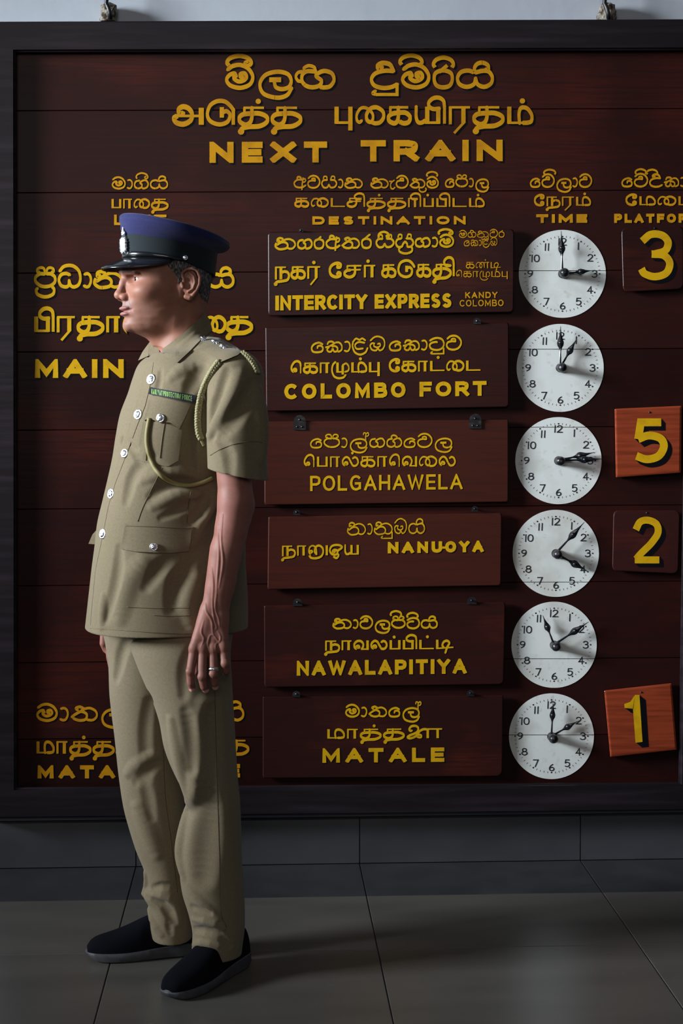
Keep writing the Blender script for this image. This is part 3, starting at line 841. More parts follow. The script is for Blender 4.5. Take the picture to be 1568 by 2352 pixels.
def hand_mesh(name, c, tip, parent, y, fat):
    c, tip = np.array(c, float), np.array(tip, float)
    L = np.linalg.norm(tip - c)
    t = (tip - c) / L
    n = np.array([-t[1], t[0]])
    prof = [(.0, .032), (.40, .020), (.47, .038), (.54, .078), (.60, .088), (.66, .072), (.76, .036), (.88, .014), (1.0, .006)]
    up = [c + t * L * a + n * L * b * fat for a, b in prof]
    dn = [c + t * L * a - n * L * b * fat for a, b in reversed(prof)]
    ring = up + dn
    mb = MB()
    k = len(prof)
    fr = [onY(*p, y - 0.0022) for p in ring]
    bk = [onY(*p, y) for p in ring]
    mid = [onY(*(c + t * L * a), y - 0.004) for a, b in prof]
    n_ = len(fr)
    vs = fr + bk + mid
    fs = [(i, (i + 1) % n_, (i + 1) % n_ + n_, i + n_) for i in range(n_)] + [tuple(range(2 * n_ - 1, n_ - 1, -1))]
    for i in range(k - 1):
        fs.append((i, 2 * n_ + i, 2 * n_ + i + 1, i + 1))
        fs.append((n_ - 1 - i, n_ - 2 - i, 2 * n_ + i + 1, 2 * n_ + i))
    mb.add(vs, fs)
    o = mb.build(name, M['hand'], parent)
    b = MB()
    p = onY(*(c + t * L * .60), y - 0.003)
    rr = 0.0062 * fat
    b.loft([[p + np.array([math.cos(a) * rr * math.cos(e), -rr * .9 * math.sin(e), math.sin(a) * rr * math.cos(e)]) for a in np.linspace(0, 2 * PI, 12, endpoint=False)] for e in (0, .5, 1.0, 1.4)])
    b.build('boss', M['hand'], o, True)
    return o


for (cx, cy), R, long_tip, short_tip, jy, lab in clocks:
    c3 = onY(cx, cy, YD)
    ck = thing('clock_dial', c3, lab, 'clock', HR)
    jy = min((y + (-0.0028 - 0.0058 * (y - 118) / 1690) * (cx - 784) for y in joints), key=lambda v: abs(v - jy))
    N = 96
    rim = [(cx + R * math.cos(a), cy + R * 1.01 * math.sin(a)) for a in np.linspace(0, 2 * PI, N, endpoint=False)]
    for lo, hi in ((cy - 2 * R, jy - .7), (jy + .7, cy + 2 * R)):
        p = clip_y(rim, lo, hi)
        if len(p) > 2:
            mb = MB()
            inner = [(cx + (q[0] - cx) * .992, cy + (q[1] - cy) * .992) for q in p]
            inner = clip_y(inner, lo, hi)
            mb.prism([onY(*q, YD) for q in p], [onY(*q, Y_BOARD - .0002) for q in p])
            mb.build('dial_face', M['dial'], ck)
    mk = MB()
    for k in range(60):
        a = k * PI / 30
        hour = k % 5 == 0
        r = R * .855
        x, y = cx + r * math.sin(a), cy - r * math.cos(a)
        if hour:
            q = [(x + 1.9 * math.cos(b), y + 1.9 * math.sin(b)) for b in np.linspace(0, 2 * PI, 8, endpoint=False)]
        else:
            u, v = (math.sin(a), -math.cos(a)), (math.cos(a), math.sin(a))
            q = [(x + u[0] * s1 * 2.0 + v[0] * s2 * .42, y + u[1] * s1 * 2.0 + v[1] * s2 * .42) for s1, s2 in ((-1, -1), (1, -1), (1, 1), (-1, 1))]
        mk.add([onY(*p, YD - .0004) for p in q], [tuple(range(len(q)))])
    mk.build('minute_marks', M['ink'], ck)
    for k in range(1, 13):
        a = k * PI / 6
        s = str(k)
        wds = {'1': 2.5}
        w = 2.4
        hgt = 17.5
        rr = R * (.735 if k not in (10, 11) else .71)
        x, y = cx + rr * math.sin(a), cy - rr * 1.0 * math.cos(a)
        gw = [parse_glyph(GL[ch])[0] * .17 if ch != '1' else 0.1 for ch in s]
        tot = sum(gw) + w * len(s) + (4.5 if s == '11' else 2.6) * (len(s) - 1)
        xx = x - tot / 2
        nb = MB()
        for ch, g in zip(s, gw):
            if ch == '1':
                pol = ribbon([(xx + w / 2 + .4, y - hgt / 2), (xx + w / 2 - .4, y + hgt / 2)], w)
            else:
                _, pol = glyph_polys(ch, xx, y - hgt / 2, .17, hgt, w, 0.0, True)
            for i, p in enumerate(pol):
                nb.add([onY(q[0], q[1], YD - .0005 - i * 4e-6) for q in p], [tuple(range(len(p)))])
            xx += g + w + (4.5 if s == '11' else 2.6)
        nb.build('numeral', M['ink'], ck)
    hy = YD - 0.012
    hand_mesh('minute_hand', (cx, cy), long_tip, ck, hy - .006, 0.95)
    hand_mesh('hour_hand', (cx, cy), short_tip, ck, hy, 1.15)
    hb = MB()
    rr = 0.0135
    c = onY(cx - .5, cy, YD)
    prof = [(0.9, 0), (0.95, .006), (.80, .010), (.80, .026), (.95, .030), (1.0, .036), (.88, .043), (.55, .048), (.1, .050)]
    hb.loft([[c + np.array([math.cos(a) * rr * r_, -d, math.sin(a) * rr * r_]) for a in np.linspace(0, 2 * PI, 18, endpoint=False)] for r_, d in prof])
    hb.build('hub', M['knob'], ck, True)

# ------------------------------------------------------------------ the two hooks that carry the board
for px, wpx, lab in ((249, 19, 'rough mortar plug with rusty hook above the board, left one'), (1393, 21, 'rough mortar plug with rusty hook above the board, right one')):
    base = onY(px, 47, -0.03)
    hk = thing('wall_hook', base, lab, 'hook', 'hooks that carry the board')
    mb = MB()
    rings = []
    for k, (py, ww) in enumerate(((49, 1.02), (38, 1.0), (28, 1.0), (20, .92), (13, .85), (7, .45))):
        ring = []
        for a in np.linspace(0, 2 * PI, 16, endpoint=False):
            j = 1 + .34 * (RNG.rand() - .5)
            p = onY(px + math.cos(a) * wpx * ww * j, py + 3 * (RNG.rand() - .5), -0.03)
            ring.append((p[0], -0.028 + math.sin(a) * 0.024 * ww * j, p[2]))
        rings.append(ring)
    mb.loft(rings)
    mb.build('mortar_plug', M['plug'], hk)
    mb = MB()
    mb.tube([onY(px + x, y, -0.056 - d) for x, y, d in ((4, 44, 0), (3, 30, .004), (0, 18, .004), (-5, 8, .0), (-4, -6, 0), (-2, -40, .0)) for _ in (0,)], 0.006, 8)
    mb.build('iron_hook', M['iron'], hk, True)
#PERSON#

# ------------------------------------------------------------------ implicit-surface modelling for the figure
YP0 = -0.87                                                            # depth of the man's spine
SP = float(onY(500, 1200, YP0)[0] - onY(400, 1200, YP0)[0]) / 100      # metres to one picture pixel there


def J(px, py, d=0.0):
    return onY(px, py, YP0 + d * SP)


class Prim:
    __slots__ = ('lo', 'hi', 'fn', 'op', 'k')

    def __init__(s, lo, hi, fn, op='u', k=0.0):
        s.lo, s.hi, s.fn, s.op, s.k = np.array(lo, float), np.array(hi, float), fn, op, k


def cone(a, b, ra, rb, k=.008, op='u'):
    a, b = np.array(a, float), np.array(b, float)
    ab = b - a
    L2 = max(float(ab @ ab), 1e-9)
    m = max(ra, rb)

    def fn(P):
        t = np.clip((P - a) @ ab / L2, 0, 1)
        return np.linalg.norm(P - a - t[:, None] * ab, axis=1) - (ra + t * (rb - ra))
    return Prim(np.minimum(a, b) - m, np.maximum(a, b) + m, fn, op, k)


def chain(pts, rs, k=.008, op='u'):
    """one primitive from a polyline of cones (hard union inside)"""
    pts = [np.array(p, float) for p in pts]
    if not hasattr(rs, '__len__'):
        rs = [rs] * len(pts)
    cs = [cone(pts[i], pts[i + 1], rs[i], rs[i + 1]).fn for i in range(len(pts) - 1)]
    m = max(rs)

    def fn(P):
        d = cs[0](P)
        for c in cs[1:]:
            d = np.minimum(d, c(P))
        return d
    A = np.array(pts)
    return Prim(A.min(0) - m, A.max(0) + m, fn, op, k)


def ell(c, ax, rad, k=.008, op='u'):
    """ellipsoid: ax = 3 unit rows"""
    c, ax, rad = np.array(c, float), np.array(ax, float), np.array(rad, float)
    m = rad.max()

    def fn(P):
        q = (P - c) @ ax.T
        k0 = np.linalg.norm(q / rad, axis=1)
        k1 = np.linalg.norm(q / rad ** 2, axis=1) + 1e-9
        return k0 * (k0 - 1) / k1
    return Prim(c - m, c + m, fn, op, k)


def combine(prims, P, lo, hi):
    d = np.full(len(P), 0.5)
    for p in prims:
        pad = 0.03 + p.k
        if np.any(p.hi + pad < lo) or np.any(p.lo - pad > hi):
            continue
        if p.op == 'f':
            d = p.fn(P, d)
            continue
        e = p.fn(P)
        k = p.k
        if p.op == 'u':
            if k > 0:
                h = np.clip(.5 + .5 * (d - e) / k, 0, 1)
                d = d + (e - d) * h - k * h * (1 - h)
            else:
                d = np.minimum(d, e)
        elif p.op == 's':
            e = -e
            if k > 0:
                h = np.clip(.5 - .5 * (d - e) / k, 0, 1)
                d = d + (e - d) * h + k * h * (1 - h)
            else:
                d = np.maximum(d, e)
    return d


def evaluate(prims, P, cell=0.05):
    ids = np.floor(P / cell).astype(np.int64) + 4096
    key = (ids[:, 0] << 26) + (ids[:, 1] << 13) + ids[:, 2]
    order = np.argsort(key, kind='stable')
    ks = key[order]
    cuts = np.r_[0, np.nonzero(np.diff(ks))[0] + 1, len(ks)]
    out = np.empty(len(P))
    for a, b in zip(cuts[:-1], cuts[1:]):
        ix = order[a:b]
        Q = P[ix]
        out[ix] = combine(prims, Q, Q.min(0), Q.max(0))
    return out


def gradient(prims, P, e):
    g = np.stack([evaluate(prims, P + np.eye(3)[i] * e) - evaluate(prims, P - np.eye(3)[i] * e) for i in range(3)], 1) / (2 * e)
    return g


def polygonise(prims, h, B=8, proj=1):
    used = [p for p in prims if p.op == 'u']
    lo = np.min([p.lo for p in used], axis=0) - 3 * h
    hi = np.max([p.hi for p in used], axis=0) + 3 * h
    nb = np.ceil((hi - lo) / (h * B)).astype(int)
    gi = np.stack(np.meshgrid(*[np.arange(n) for n in nb], indexing='ij'), -1).reshape(-1, 3)
    ctr = lo + (gi + .5) * B * h
    d = evaluate(prims, ctr, 0.10)
    gi = gi[np.abs(d) < B * h * 1.35]
    c = np.arange(B + 1)
    off = np.stack(np.meshgrid(c, c, c, indexing='ij'), -1).reshape(-1, 3)
    D = np.empty((len(gi), (B + 1) ** 3), np.float32)
    key = (gi[:, 0] // 4) * 1000000 + (gi[:, 1] // 4) * 1000 + gi[:, 2] // 4
    order = np.argsort(key, kind='stable')
    gi = gi[order]
    ks = key[order]
    cuts = np.r_[0, np.nonzero(np.diff(ks))[0] + 1, len(ks)]
    for a, b in zip(cuts[:-1], cuts[1:]):
        P = (lo + (gi[a:b, None, :] * B + off[None]) * h).reshape(-1, 3)
        D[a:b] = combine(prims, P, P.min(0), P.max(0)).reshape(b - a, -1)
    keep = (D.min(1) < 0) & (D.max(1) >= 0)
    gi, D = gi[keep], D[keep].reshape(-1, B + 1, B + 1, B + 1)
    ins = D < 0
    s = np.zeros((len(gi), B, B, B), np.int8)
    for i in (0, 1):
        for j in (0, 1):
            for k in (0, 1):
                s += ins[:, i:B + i, j:B + j, k:B + k]
    b, i, j, k = np.nonzero((s > 0) & (s < 8))
    corner = [(x, y, z) for x in (0, 1) for y in (0, 1) for z in (0, 1)]
    vals = np.stack([D[b, i + x, j + y, k + z] for x, y, z in corner], 1)
    acc = np.zeros((len(b), 3))
    cnt = np.zeros(len(b))
    for u in range(8):
        for w in range(u + 1, 8):
            cu, cw = np.array(corner[u]), np.array(corner[w])
            if np.abs(cu - cw).sum() != 1:
                continue
            va, vb = vals[:, u], vals[:, w]
            m = (va < 0) != (vb < 0)
            t = np.where(m, va / np.where(m, va - vb, 1), 0)
            acc += np.where(m[:, None], cu + t[:, None] * (cw - cu), 0)
            cnt += m
    cell = gi[b] * B + np.stack([i, j, k], 1)
    V = lo + (cell + acc / cnt[:, None]) * h
    S = (nb * B + 4).astype(np.int64)
    def kk(c):
        return ((c[:, 0] + 1).astype(np.int64) * S[1] + c[:, 1] + 1) * S[2] + c[:, 2] + 1
    keys = kk(cell)
    so = np.argsort(keys)
    ks = keys[so]
    quads = []
    for ax in range(3):
        o1, o2 = [(1, 2), (2, 0), (0, 1)][ax]
        sl = [slice(None), slice(0, B), slice(0, B), slice(0, B)]
        s2 = list(sl)
        s2[ax + 1] = slice(1, B + 1)
        A, Bb = ins[tuple(sl)], ins[tuple(s2)]
        b, i, j, k = np.nonzero(A != Bb)
        base = gi[b] * B + np.stack([i, j, k], 1)
        flip = A[b, i, j, k]
        qs = []
        ok = np.ones(len(b), bool)
        for da, db in ((-1, -1), (0, -1), (0, 0), (-1, 0)):
            c = base.copy()
            c[:, o1] += da
            c[:, o2] += db
            q = kk(c)
            pos = np.clip(np.searchsorted(ks, q), 0, len(ks) - 1)
            ok &= ks[pos] == q
            qs.append(so[pos])
        Q = np.stack(qs, 1)
        Q[~flip] = Q[~flip][:, ::-1]
        quads.append(Q[ok])
    Q = np.concatenate(quads)
    for _ in range(proj):
        g = gradient(prims, V, h * .5)
        dv = evaluate(prims, V)
        g2 = (g * g).sum(1) + 1e-6
        V = V - np.clip(dv / g2, -.6 * h, .6 * h)[:, None] * g
    return V, Q


def march(prims, pts, d0=-420):
    """where the camera's sight lines through the given pixels meet the surface"""
    O = np.array([J(px, py, d0) for px, py in pts])
    R = np.array([ray(px, py) for px, py in pts])
    R /= np.linalg.norm(R, axis=1)[:, None]
    t = np.zeros(len(O))
    for _ in range(90):
        d = evaluate(prims, O + R * t[:, None], 0.1)
        t += np.clip(d * .7, -.01, .03)
    return O + R * t[:, None], np.abs(d) < .004


def fold(prims, pts, r, amp, raise_=True, k=None, n=None):
    """a cloth fold or a vein along a line traced on the surface: raised ridge or pressed valley"""
    n = n or max(4, int(sum(math.dist(pts[i], pts[i + 1]) for i in range(len(pts) - 1)) / 14))
    Q = resample(np.array(catmull(pts, 6)), n)
    X, ok = march(prims, Q)
    X = X[ok]
    if len(X) < 2:
        return None
    R = np.array([ray(784, 1176)] * len(X))
    R = X - CAM
    R /= np.linalg.norm(R, axis=1)[:, None]
    r, amp = r * SP, amp * SP
    off = (r - amp) if raise_ else -(r - amp)
    C = X + R * off
    m = len(C)
    sw = [math.sin(PI * (i + .5) / m) for i in range(m)]
    rr = [r * (0.35 + 0.65 * q ** .6) for q in sw]
    C = [X[i] + R[i] * ((rr[i] - amp * sw[i] ** 1.2) * (1 if raise_ else -1)) for i in range(m)]
    return chain(C, rr, k=(k if k is not None else max(.006, r * .55)), op='u' if raise_ else 's')


def add_folds(prims, specs):
    base = list(prims)
    for sp_ in specs:
        f = fold(base, *sp_)
        if f is not None:
            prims.append(f)


man = thing('person', (float(J(430, 1450)[0]), YP0, 0.0), 'railway guard in khaki uniform and navy peaked cap standing in profile before the board', 'person')

# ------------------------------------------------------------------ head field
TH = math.radians(18)
HF = np.array([-math.cos(TH), -math.sin(TH), 0.0])                    # where the face points
HL = np.array([math.sin(TH), -math.cos(TH), 0.0])                     # his left, towards the camera
HU = np.array([0.0, 0.0, 1.0])
HO = J(382, 643, 0)
PH = np.array([0, 12, 24, 36, 48, 62, 76, 90, 110, 135, 160, 180.0])
HU_ROWS = np.array([-150, -132, -124, -116, -105, -95, -88, -80, -73, -66, -55, -42, -28, -14, -2, 8, 18, 32, 55, 80, 100, 112.0])
TAB = np.array([
    [30, 30, 30, 30, 30, 30, 30, 30, 30, 30, 30, 30],
    [44, 44, 42, 38, 34, 30, 28, 26, 26, 26, 26, 26],
    [66, 64, 58, 50, 43, 37, 33, 30, 28, 28, 28, 28],
    [86, 83, 74, 63, 54, 46, 41, 37, 34, 32, 32, 32],
    [97, 93, 83, 71, 62, 54, 49, 45, 42, 40, 40, 40],
    [98, 94, 85, 75, 67, 60, 55, 51, 48, 48, 50, 50],
    [97, 94, 87, 78, 71, 64, 59, 55, 53, 55, 60, 62],
    [100, 97, 89, 80, 73, 67, 62, 59, 58, 62, 70, 74],
    [101, 98, 91, 82, 75, 69, 64, 61, 61, 67, 77, 82],
    [102, 99, 92, 84, 77, 70, 66, 63, 64, 71, 82, 88],
    [101, 99, 94, 87, 80, 75, 70, 67, 68, 76, 87, 92],
    [98, 96, 93, 89, 84, 78, 72, 69, 72, 81, 91, 95],
    [97, 96, 93, 90, 86, 81, 75, 71, 74, 84, 94, 97],
    [99, 95, 89, 88, 86, 80, 74, 71, 75, 86, 96, 99],
    [101, 94, 87, 87, 85, 80, 74, 72, 76, 87, 97, 100],
    [104, 99, 93, 90, 86, 80, 75, 73, 77, 88, 98, 101],
    [107, 106, 103, 96, 87, 80, 75, 74, 78, 89, 99, 102],
    [100, 99, 97, 92, 86, 79, 75, 75, 79, 90, 99, 102],
    [86, 85, 83, 80, 77, 74, 72, 73, 78, 88, 95, 97],
    [70, 70, 69, 67, 65, 63, 62, 64, 68, 76, 82, 84],
    [56, 55, 54, 52, 49, 47, 46, 47, 50, 55, 60, 62],
    [12, 12, 12, 12, 12, 12, 12, 12, 12, 12, 12, 12.]])


def cubic_axis(T, xs, x):
    """Catmull-Rom resampling of the rows of T"""
    n = len(xs)
    i = np.clip(np.searchsorted(xs, x) - 1, 0, n - 2)
    t = (np.clip(x, xs[0], xs[-1]) - xs[i]) / (xs[i + 1] - xs[i])
    return i, t


# dense lookup of the table
_u = np.linspace(-150, 112, 263)
_p = np.linspace(0, 180, 181)


def _interp_rows(T, xs, x):
    out = np.empty((len(x),) + T.shape[1:])
    m = np.gradient(T, xs, axis=0)
    i = np.clip(np.searchsorted(xs, x, side='right') - 1, 0, len(xs) - 2)
    h = (xs[i + 1] - xs[i])
    t = (x - xs[i]) / h
    sh = (slice(None),) + (None,) * (T.ndim - 1)
    t, h = t[sh], h[sh]
    return (2 * t ** 3 - 3 * t ** 2 + 1) * T[i] + (t ** 3 - 2 * t ** 2 + t) * h * m[i] + (-2 * t ** 3 + 3 * t ** 2) * T[i + 1] + (t ** 3 - t ** 2) * h * m[i + 1]


DENSE = _interp_rows(_interp_rows(TAB, HU_ROWS, _u).T.copy(), PH, _p).T.copy()


def head_local(P):
    q = (P - HO) / SP
    return q @ HF, q @ HL, q @ HU


def head_R(phi, u):
    a = np.clip((u + 150), 0, 261.999)
    b = np.clip(np.degrees(phi), 0, 179.999)
    i, j = a.astype(int), b.astype(int)
    s, t = a - i, b - j
    return (DENSE[i, j] * (1 - s) * (1 - t) + DENSE[i + 1, j] * s * (1 - t) + DENSE[i, j + 1] * (1 - s) * t + DENSE[i + 1, j + 1] * s * t)


def head_fn(extra=0.0):
    def fn(P):
        f, s, u = head_local(P)
        rho = np.hypot(f, s)
        phi = np.abs(np.arctan2(s, f))
        R = head_R(phi, u)
        # creases of the mouth and the folds beside the nose
        front = np.clip((f - 40) / 30, 0, 1)
        R = R - front * 2.6 * np.exp(-((u + 73 - .004 * s * s) / 1.7) ** 2) * (1 / (1 + np.exp((np.abs(s) - 31) / 1.5)))
        nl = 18 + (-42 - u) * .42
        R = R - front * 1.6 * np.exp(-((np.abs(s) - nl) / 3.2) ** 2) * np.clip((-38 - u) / 8, 0, 1) * np.clip((u + 78) / 10, 0, 1)
        R = R - front * 1.3 * np.exp(-((u + 13 + .02 * (np.abs(s) - 30) ** 2) / 2.2) ** 2) * np.exp(-((np.abs(s) - 32) / 12) ** 2)
        d = (rho - R - extra) * .80
        d = np.maximum(d, np.maximum(-148 - u, u - 111 - extra))
        return d * SP
    return fn


def H(f, s, u):
    return HO + (HF * f + HL * s + HU * u) * SP


AX = np.stack([HF, HL, HU])


def hell(f, s, u, rf, rs, ru, k=6, op='u', ax=None):
    return ell(H(f, s, u), AX if ax is None else ax, np.array([rf, rs, ru]) * SP, k * SP, op)


def hc(a, b, ra, rb, k=6, op='u'):
    return cone(H(*a), H(*b), ra * SP, rb * SP, k * SP, op)


HLO, HHI = HO - .17, HO + .17
body = [Prim(HLO, HHI, head_fn(), 'u', 0)]
# neck and under-jaw
body += [cone(H(-34, 0, -30), J(424, 815, 0), 54 * SP, 57 * SP, 14 * SP), hc((52, 0, -98), (2, 0, -122), 20, 34, 18), hc((40, 26, -92), (-6, 34, -96), 16, 24, 16), hc((40, -26, -92), (-6, -34, -96), 16, 24, 16)]
# brow, sockets, nose, cheeks, lips, chin
for s in (1, -1):
    body.append(hell(92, 31 * s, -1, 16, 17, 9.5, 7, 's'))
    body.append(hc((99, 16 * s, 15), (84, 48 * s, 13), 5.5, 5, 9))
    body.append(hell(57, 41 * s, -30, 27, 27, 18, 20))
body += [hc((92, 0, 10), (99, 0, -8), 9, 8.5, 6), hc((99, 0, -8), (108, 0, -33), 8.5, 9.5, 6), hell(108, 0, -37, 13, 13, 10.5, 6)]
for s in (1, -1):
    body.append(hell(99, 14 * s, -42, 12, 9, 8.5, 5))
    body.append(hell(107, 7 * s, -50.5, 8, 3.8, 4.5, 3, 's'))
    # eyelids around an almond opening
    c = H(68.5, 32 * s, -2)
    def lid(P, c=c, s=s):
        q = (P - c) / SP
        f, l, u = q @ HF, q @ HL, q @ HU
        r = np.sqrt(f * f + l * l + u * u) - 14.6
        al = np.abs(u + .4 - .02 * l * l * 0) - 5.2 * np.clip(1 - (l / 13.5) ** 2, -1, 1)
        return np.maximum(r, -np.maximum(al, 4 - f)) * SP
    body.append(Prim(c - .016, c + .016, lid, 'u', 2.5 * SP))
    hc_ = [H(68.5 + 14.6 * math.cos(a) * .93, 32 * s + 13 * math.sin(a) * .95, -2 + 6.5 + 2.0 * math.cos(a)) for a in np.linspace(-1, 1, 7)]
    body.append(chain(hc_, 1.7 * SP, 3 * SP))
body += [hell(97, 0, -66.5, 11.5, 26, 4.8, 4), hell(95.5, 0, -79, 11.5, 23, 5.2, 4), hell(88, 0, -106, 13, 17, 13, 8), hell(104, 0, -56, 3, 3.2, 6, 4, 's')]
body.append(chain([H(99.5 - .0035 * s * s * 3, s, -73 + .004 * s * s) for s in np.linspace(-27, 27, 13)], 1.3 * SP, 1.5 * SP, 's'))
# ears
for s in (1, -1):
    def E(a, b, o=0.0, s=s):
        return H(a, s * (75 + (-a - 12) * .36 + o), b)
    er = [chain([E(-24, -8, 1), E(-17, 2, 1), E(-16, 11, 3), E(-24, 18.5, 4), E(-36, 20, 4), E(-47, 14, 3), E(-53, 2, 2), E(-52, -14, 1), E(-46, -28, 0), E(-38, -39, 0)], [2.6, 2.9, 3.1, 3.3, 3.5, 3.6, 3.6, 3.4, 3.4, 4.5], 2.5 * SP)]
    er[0] = chain([E(-24, -8, 1), E(-17, 2, 1), E(-16, 11, 3), E(-24, 18.5, 4), E(-36, 20, 4), E(-47, 14, 3), E(-53, 2, 2), E(-52, -14, 1), E(-46, -28, 0), E(-38, -39, 0)], [q * SP for q in (2.6, 2.9, 3.1, 3.3, 3.5, 3.6, 3.6, 3.4, 3.4, 4.5)], 2.5 * SP)
    ax = np.stack([(-HF * 1 + HL * s * .36) / 1.063, (HL * s + HF * .36) / 1.063, HU])
    body.append(ell(E(-33, -11, -3), ax, np.array([18, 4.5, 29]) * SP, 3 * SP))
    body.append(cone(E(-25, -42, -2), E(-32, -44, -1), 6 * SP, 6.5 * SP, 4 * SP))
    body.append(cone(E(-14, -20, -6), E(-14, -40, -8), 6 * SP, 5 * SP, 6 * SP))
    body += er
    body.append(ell(E(-27, -14, 4), ax, np.array([9.5, 7.5, 15]) * SP, 2.5 * SP, 's'))
    body.append(ell(E(-38, 8, 5), ax, np.array([9, 5, 8]) * SP, 3 * SP, 's'))
    body.append(chain([E(-30, 12, 2), E(-40, 3, 3.0), E(-42.5, -10, 3.0), E(-38, -24, 2.5), E(-28, -31, 2)], 2.6 * SP, 2.5 * SP))
    body.append(cone(E(-15, -13, 1), E(-17, -20, 2), 3.6 * SP, 3.6 * SP, 2.5 * SP))
# trunk inside the clothes, arms
px = SP
body += [chain([J(424, 815, 0), J(432, 900, 0), J(400, 1200, 0)], [52 * px, 64 * px, 70 * px], 20 * px),
         chain([J(424, 840, 0), J(540, 868, -148)], [46 * px, 40 * px], 20 * px), chain([J(424, 840, 0), J(385, 872, 150)], [46 * px, 40 * px], 20 * px)]
body.append(chain([J(541, 868, -150), J(541, 960, -172), J(537, 1080, -186), J(541, 1150, -190)], [q * px for q in (41, 41, 38.5, 37)], 16 * px))
body.append(chain([J(541, 1150, -190), J(531, 1215, -192), J(521, 1275, -193), J(508, 1345, -195)], [q * px for q in (36.5, 37, 33, 27)], 14 * px))
body.append(cone(J(562, 1165, -186), J(556, 1190, -188), 18 * px, 16 * px, 16 * px))
body += [chain([J(513, 1265, -195), J(499, 1335, -196), J(484, 1400, -198), J(474, 1430, -199)], [q * px for q in (28, 24, 20.5, 18)], 16 * px), chain([J(514, 1330, -194), J(505, 1400, -197), J(505, 1425, -198)], [q * px for q in (25, 20, 19)], 12 * px)]
# left hand, seen from the back
D0 = -200
for a, b, r0, r1 in (((478, 1402), (446, 1490), 18, 12.5), ((484, 1415), (466, 1490), 17, 12.5), ((496, 1415), (489, 1492), 17, 12.5), ((508, 1415), (512, 1488), 15.5, 13)):
    body.append(cone(J(*a, D0), J(*b, D0 - 4), r0 * px, r1 * px, 9 * px))
fing = [((446, 1490, -204), (437, 1542, -214), (438, 1568, -210), (441.5, 1582, -202), (11, 9.4, 8.8, 7.4)),
        ((466, 1490, -206), (464, 1554, -218), (468, 1576, -210), (472, 1584, -200), (11, 10, 9, 7.8)),
        ((489, 1492, -205), (490, 1548, -217), (492, 1568, -210), (494, 1577, -200), (10.5, 9.6, 8.8, 7.6)),
        ((513, 1488, -204), (517, 1524, -213), (520, 1540, -203), (519, 1546, -190), (11, 9.4, 8.6, 7.4))]
for f in fing:
    body.append(chain([J(*q) for q in f[:4]], [q * px for q in f[4]], 3.2 * px))
    body.append(ell(J(f[1][0], f[1][1], f[1][2] - 4), np.eye(3), np.array([9.8, 8, 9]) * px, 4 * px))
    body.append(ell(J(f[0][0], f[0][1] - 2, f[0][2] - 5), np.eye(3), np.array([10.5, 9, 12]) * px, 6 * px))
body.append(chain([J(470, 1425, -182), J(454, 1470, -166), J(450, 1512, -168), J(451, 1542, -176)], [q * px for q in (15, 12, 10, 8)], 7 * px))
# right arm and hand, almost hidden behind the trunk
body.append(chain([J(385, 872, 150), J(345, 1140, 176), J(268, 1395, 150)], [q * px for q in (41, 36, 25)], 16 * px))
body.append(chain([J(268, 1395, 150), J(258, 1470, 146)], [25 * px, 19 * px], 10 * px))
for k, (x, d) in enumerate(((250, 132), (258, 146), (266, 158), (272, 168))):
    body.append(chain([J(x, 1460, d), J(x + 3, 1510, d - 4), J(x + 10, 1545, d + 4), J(x + 16, 1560, d + 14)], [q * px for q in (10.5, 9.4, 8.5, 7)], 3 * px))
body.append(chain([J(254, 1425, 138), J(240, 1455, 130), J(238, 1478, 128), J(243, 1492, 134)], [q * px for q in (13, 10.5, 9.5, 8)], 6 * px))
# veins and tendons
base = list(body)
for pts, r in ((((472, 1385), (474, 1405), (486, 1425), (488, 1448), (490, 1458)), 2.6), (((488, 1370), (488, 1395), (492, 1425), (498, 1440), (492, 1448)), 2.2), (((497, 1365), (494, 1398), (502, 1422), (504, 1438)), 2.2),
               (((490, 1458), (482, 1460), (477, 1480), (482, 1498)), 2.2), (((490, 1458), (503, 1474), (506, 1462), (500, 1450)), 1.8), (((503, 1474), (495, 1482), (497, 1500)), 2.0),
               (((468, 1425), (462, 1452), (468, 1466), (462, 1486)), 1.9), (((486, 1300), (490, 1340), (488, 1375)), 2.6), (((500, 1210), (503, 1270), (499, 1330), (497, 1368)), 2.8), (((512, 1180), (508, 1240), (512, 1290), (503, 1350)), 2.6)):
    f = fold(base, pts, r, r * .62, True, 1.8 * px, 12)
    if f:
        body.append(f)
V, Q = polygonise(body, 0.0015)
skin = link_np('body', V, Q, M['skin'], man)
skin['label'] = 'brown skinned head, neck, arms and hands'
# colour of the skin by place: lips, shaved moustache, brows, nails
f, s, u = head_local(V)
tint = np.tile(np.array([0.275, 0.115, 0.075]), (len(V), 1))


def blend(mask, c, a=1.0):
    m = np.clip(mask, 0, 1)[:, None] * a
    tint[:] = tint * (1 - m) + np.array(c) * m


hd = (u > -150) & (f > -20) & (np.abs(s) < 90)
jit = RNG.rand(len(V))
blend(hd * np.exp(-(np.maximum(0, (f - 20) / 60 - 1)) ** 2) * (u < -48) * (u > -120) * (np.abs(s) < 60) * (f > 45) * .35, (0.24, 0.13, 0.10))
blend(hd * (f > 60) * np.exp(-(((u + 58) / 6.0) ** 4)) * (np.abs(s) < 32) * (.55 + .45 * jit), (0.20, 0.165, 0.16), .72)
lipm = hd * (f > 80) * (np.abs(u + 73) < 11.5 * np.sqrt(np.clip(1 - (s / 31) ** 2, 0, 1)))
blend(lipm, (0.30, 0.125, 0.12), .8)
blend(hd * (f > 60) * np.exp(-(((u - 15 + .010 * (np.abs(s) - 28) ** 2) / 5.0) ** 4)) * (np.abs(s) > 13) * (np.abs(s) < 54) * (.5 + .5 * jit), (0.025, 0.022, 0.022), .95)
blend(hd * (f > 95) * (np.abs(u + 36) < 14), (0.33, 0.14, 0.095), .5)
arm = V[:, 2] < J(0, 1080)[2]
